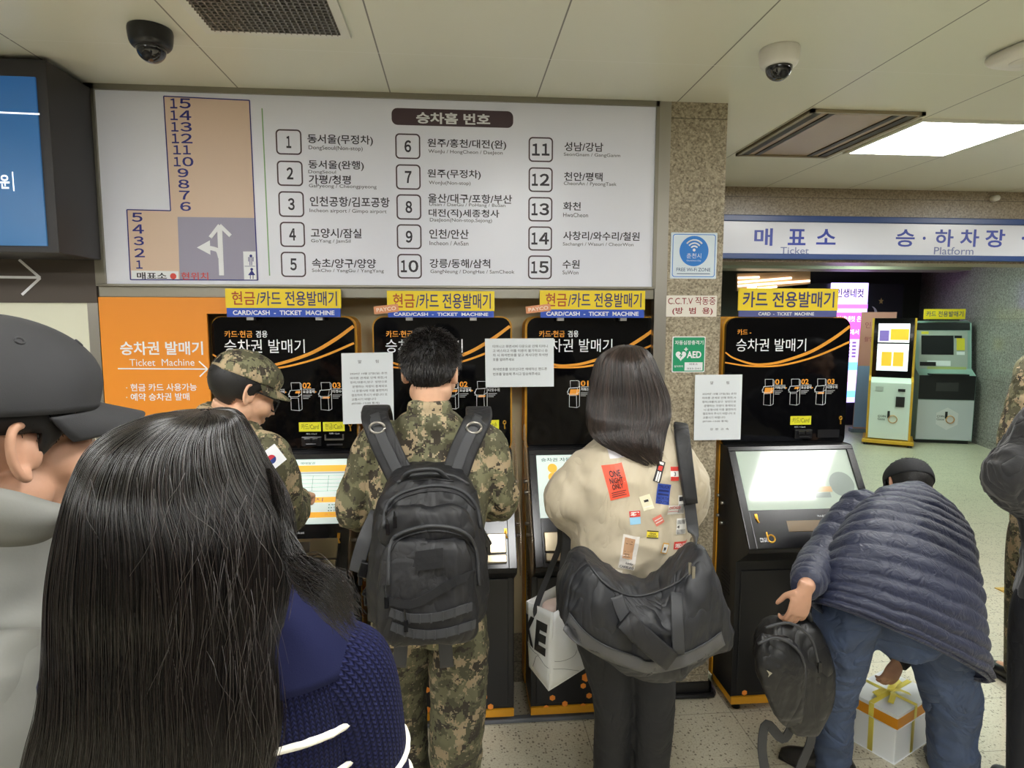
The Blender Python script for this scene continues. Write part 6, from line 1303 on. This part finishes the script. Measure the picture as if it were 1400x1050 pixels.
def knit_loft(name, secs, n, sub, par, e, per_u=.0062, per_v=.0046, seed=0, caps=True):
    b = MB(); V = b.loft(secs, n, sub, e, caps=caps); K = len(V); V = np.array(V)
    V2 = V.reshape(-1, 3); V2 = V2+np.stack([vnoise(V2, 12, seed+q)*.005 for q in range(3)], 1); b.v[-1] = V2
    o = b.build(name, KNIT, par, True); me = o.data; uv = me.uv_layers.new(name='knit'); per = np.linalg.norm(np.diff(V[K//2], axis=0), axis=1).sum(); tot = np.concatenate([[0], np.cumsum(np.linalg.norm(np.diff(V.mean(1), axis=0), axis=1))])
    nu = round(per/per_u)
    for p in me.polygons:
        js = [me.loops[l].vertex_index % n for l in p.loop_indices]; wrap = 0 in js and n-1 in js
        for l in p.loop_indices:
            vi = me.loops[l].vertex_index; j = vi % n; i = vi//n; uv.data[l].uv = ((j+(n if wrap and j == 0 else 0))/n*nu, tot[min(i, K-1)]/per_v)
    return o, V2.reshape(K, n, 3)
X1, Y1 = A(1, 0, 0), A(0, 1, 0)
tors, TV = knit_loft('sweater', [(A(xc+.01, .68, .86), X1*.165, Y1*.115), (A(xc+.01, .675, 1.0), X1*.160, Y1*.11), (A(xc+.005, .67, 1.2), X1*.160, Y1*.108), (A(xc+.003, .665, 1.38), X1*.162, Y1*.105), (A(xc, .66, 1.48), X1*.155, Y1*.092), (A(xc, .658, 1.53), X1*.13, Y1*.078), (A(xc, .655, 1.56), X1*.095, Y1*.065), (A(xc, .655, 1.58), X1*.06, Y1*.055)], 96, 10, t, 2.5, seed=3)
def stripe(V, i, par, dz=0., r=.0046):
    q = V[i]; c = q.mean(0); q = c+(q-c)*1.010+A(0, 0, dz); b = MB(); pts = np.vstack([q, q[:1]]); b.tube(pts, r, 8, flat=.7)
    v = np.vstack(b.v); b.v = [v+np.stack([vnoise(v, 220, 7+w)*.0011 for w in range(3)], 1)]; b.build('white_stripe', KNITW, par, True)
zz = TV[:, :, 2].mean(1)
for z in (1.452, 1.405, 1.30): stripe(TV, int(np.argmin(abs(zz-z))), tors)
for s in 'LR':
    sg = -1 if s == 'L' else 1; a, e_, w_ = J['sh'+s], J['el'+s], J['wr'+s]; pts = [a-A(sg*.05, 0, -.03), a+A(sg*.0, 0, .01), a*.6+e_*.4+A(sg*.004, 0, 0), a*.25+e_*.75, e_, e_*.5+w_*.5, w_]; T = np.gradient(np.array(pts), axis=0); ss = []
    for p, tt, r in zip(pts, T, (.050, .060, .058, .057, .056, .052, .045)): tt = nrm(tt); x = nrm(np.cross(tt, A(0, 1, 0))); y = np.cross(tt, x); ss.append((p, -x*r, y*r))
    so, SV = knit_loft('sleeve', ss, 56, 10, tors, 2., seed=9)
    for i in (19, 23, 28): stripe(SV, i, so)
b = MB(); b.loft([(A(xc, .662, 1.492), X1*.153, Y1*.093), (A(xc, .658, 1.532), X1*.134, Y1*.082), (A(xc, .655, 1.562), X1*.10, Y1*.07), (A(xc, .655, 1.585), X1*.066, Y1*.06), (A(xc, .66, 1.60), X1*.06, Y1*.056)], 64, 5, 2.5, caps=False); co_ = b.build('collar', mat('navy_collar', (26, 29, 60), .9, bump=(700, .35, .001), spec=.15), tors, True); sm = co_.modifiers.new('s', 'SOLIDIFY'); sm.thickness = .006; sm.offset = 1
legs(t, 'trousers', mat('dark_trousers'), J, R8, voxel=.012); shoes(t, BLACK, J, R8)
hb = mat('black_hair_base', (15, 14, 14), .5)
hcap = hair_cap(t, hc, HR, hb, lambda th: .05 if abs(th) < 1.2 else -.03, .002); hcap.name = 'scalp_hair'
ho = fall(t, [hr(279, 289, 565, .655, .008), hr(205, 322, 573, .655, .052), hr(154, 336, 600, .655, .085), hr(133, 356, 645, .65, .106), hr(118, 386, 700, .645, .112), hr(106, 394, 760, .635, .108), hr(97, 388, 820, .62, .095), hr(89, 376, 880, .60, .08), hr(78, 376, 945, .585, .07), hr(60, 374, 1010, .575, .062), hr(45, 350, 1085, .57, .055), hr(45, 310, 1180, .57, .045)], HAIRM, hb, 15000, 360, .00036, .80, .86, ww=.045, seed=8, npt=34, lift=.06)
# locks drawn forward over the right shoulder
rg = np.random.default_rng(4); out = []
for i in range(1900):
    q = rg.random(); z = rg.normal(0, 1, 8)*.5; low = rg.random()**1.5
    p = [W(366+18*q+3*z[0], 640+30*q, .625), W(380+16*q+5*z[1], 700+26*q, .62), W(388+22*q+8*z[2], 752+10*q+8*z[0], .61), W(408+30*q+10*z[3], 782-8*q+14*z[1]+22*low, .60), W(444+26*q+10*z[5], 800-10*q+12*z[4]+42*low, .588), W(478+16*q+16*z[6], 826+16*(1-q)+18*z[2]+40*low, .588)]
    c = catmull(p, 5); k_ = int(len(c)*(.58+.42*rg.random())); out.append(np.array([c[min(int(x), len(c)-1)]*(1-(x % 1))+c[min(int(x)+1, len(c)-1)]*(x % 1) for x in np.linspace(0, k_-1.01, 24)]))
strands('shoulder_locks', np.array(out), .00036*rg.uniform(.7, 1.3, len(out)), HAIRM, ho)
out = []
for i in range(140): # flyaway hairs
    a = rg.uniform(0, 1); px = 110+270*a; py = 640+300*rg.random(); s_ = rg.normal(0, 14, 4); L = 60+190*rg.random(); yb = .535+.03*abs(a-.5)
    p = [W(px, py, yb), W(px+s_[0]*.5, py+L*.33, yb-.012), W(px+s_[0]+s_[1]*.6, py+L*.66, yb-.018), W(px+s_[0]*1.3+s_[1]+s_[2]*.5, py+L, yb-.02)]; out.append(catmull(p, 6))
strands('flyaway_hairs', np.array(out), .00024, mat('stray_hair', (44, 38, 35), .32, spec=.7), ho)

# ------------------------------------------------------------------ people at the right edge
def stander(label, X, Y, yaw, mtop, mlow, zk, sh, el, wr, amp, seed, collar=.07, mskin=SKIN):
    Rr = rot_from(yaw); Z = zk
    J = dict(head=A(X, Y+.02, 1.60*Z), neckb=A(X, Y-.01, 1.43*Z), chest=A(X, Y, 1.2*Z), hip=A(X, Y, .87*Z), hpL=A(X, Y, .86*Z)-Rr[:, 0]*.09, hpR=A(X, Y, .86*Z)+Rr[:, 0]*.09)
    J.update(shL=sh, shR=2*A(X, Y, sh[2])-sh, elL=el, wrL=wr); J.update(elR=J['shR']+Rr[:, 0]*.05-A(0, 0, .28), wrR=J['shR']+Rr[:, 0]*.03+Rr[:, 1]*.12-A(0, 0, .46))
    J.update(knL=J['hpL']*A(1, 1, 0)+A(0, .02, .48), knR=J['hpR']*A(1, 1, 0)+A(0, .02, .48), anL=J['hpL']*A(1, 1, 0)+A(0, 0, .1), anR=J['hpR']*A(1, 1, 0)+A(0, 0, .1))
    t = make_person('person', label, J, Rr, rot_from(yaw), mskin, .008); top(t, 'jacket', mtop, J, Rr, (.175, .17, .19, .085), (.13, .125, .125, .075), (.078, .070, .052), .06, .009, folds(amp, 9, seed=seed), collar=collar)
    legs(t, 'trousers', mlow, J, Rr, voxel=.011); shoes(t, BLACK, J, Rr); ho = hair_cap(t, J['head'], rot_from(yaw), SCALP, line_m, .008)
stander('person in a charcoal fleece top cut off by the right edge of the photo', 2.24, 2.02, 12, crease(mat('charcoal_fleece', (42, 42, 44), .9, bump=(200, .3, .002), sheen=.2), 7, .03, .9), mat('black_trousers'), 1.0, W(1440, 575, 2.0), W(1380, 655, 1.98), W(1412, 700, 2.16), .016, 101)
stander('person in camouflage behind the charcoal fleece person at the right edge', 2.92, 2.78, 0, CAMO, CAMO2, 1.02, W(1416, 505, 2.75), W(1388, 620, 2.72), W(1412, 700, 2.85), .007, 105)
import numpy as np,sys
sys.path.insert(0,'/tmp/w')
yaw,pitch,roll,f=np.load('/tmp/w/p.npy') if 0 else (np.radians(4.96),np.radians(-5.83),np.radians(.06),860.)
fw=np.array([np.sin(yaw)*np.cos(pitch),np.cos(yaw)*np.cos(pitch),np.sin(pitch)]);r=np.array([np.cos(yaw),-np.sin(yaw),0]);u=np.cross(r,fw)
c,s=np.cos(roll),np.sin(roll)
M=np.array([c*r+s*u,-s*r+c*u,fw]);H=1.85
def ray(x,y): return (x-700)/f*M[0]-(y-525)/f*M[1]+M[2]
def aty(x,y,Y): d=ray(x,y);t=Y/d[1];return np.array([0,0,H])+t*d
def atz(x,y,z): d=ray(x,y);t=(z-H)/d[2];return np.array([0,0,H])+t*d
def atx(x,y,X): d=ray(x,y);t=X/d[0];return np.array([0,0,H])+t*d
def proj(P): q=M@(np.array(P)-[0,0,H]);return 700+f*q[0]/q[2],525-f*q[1]/q[2]
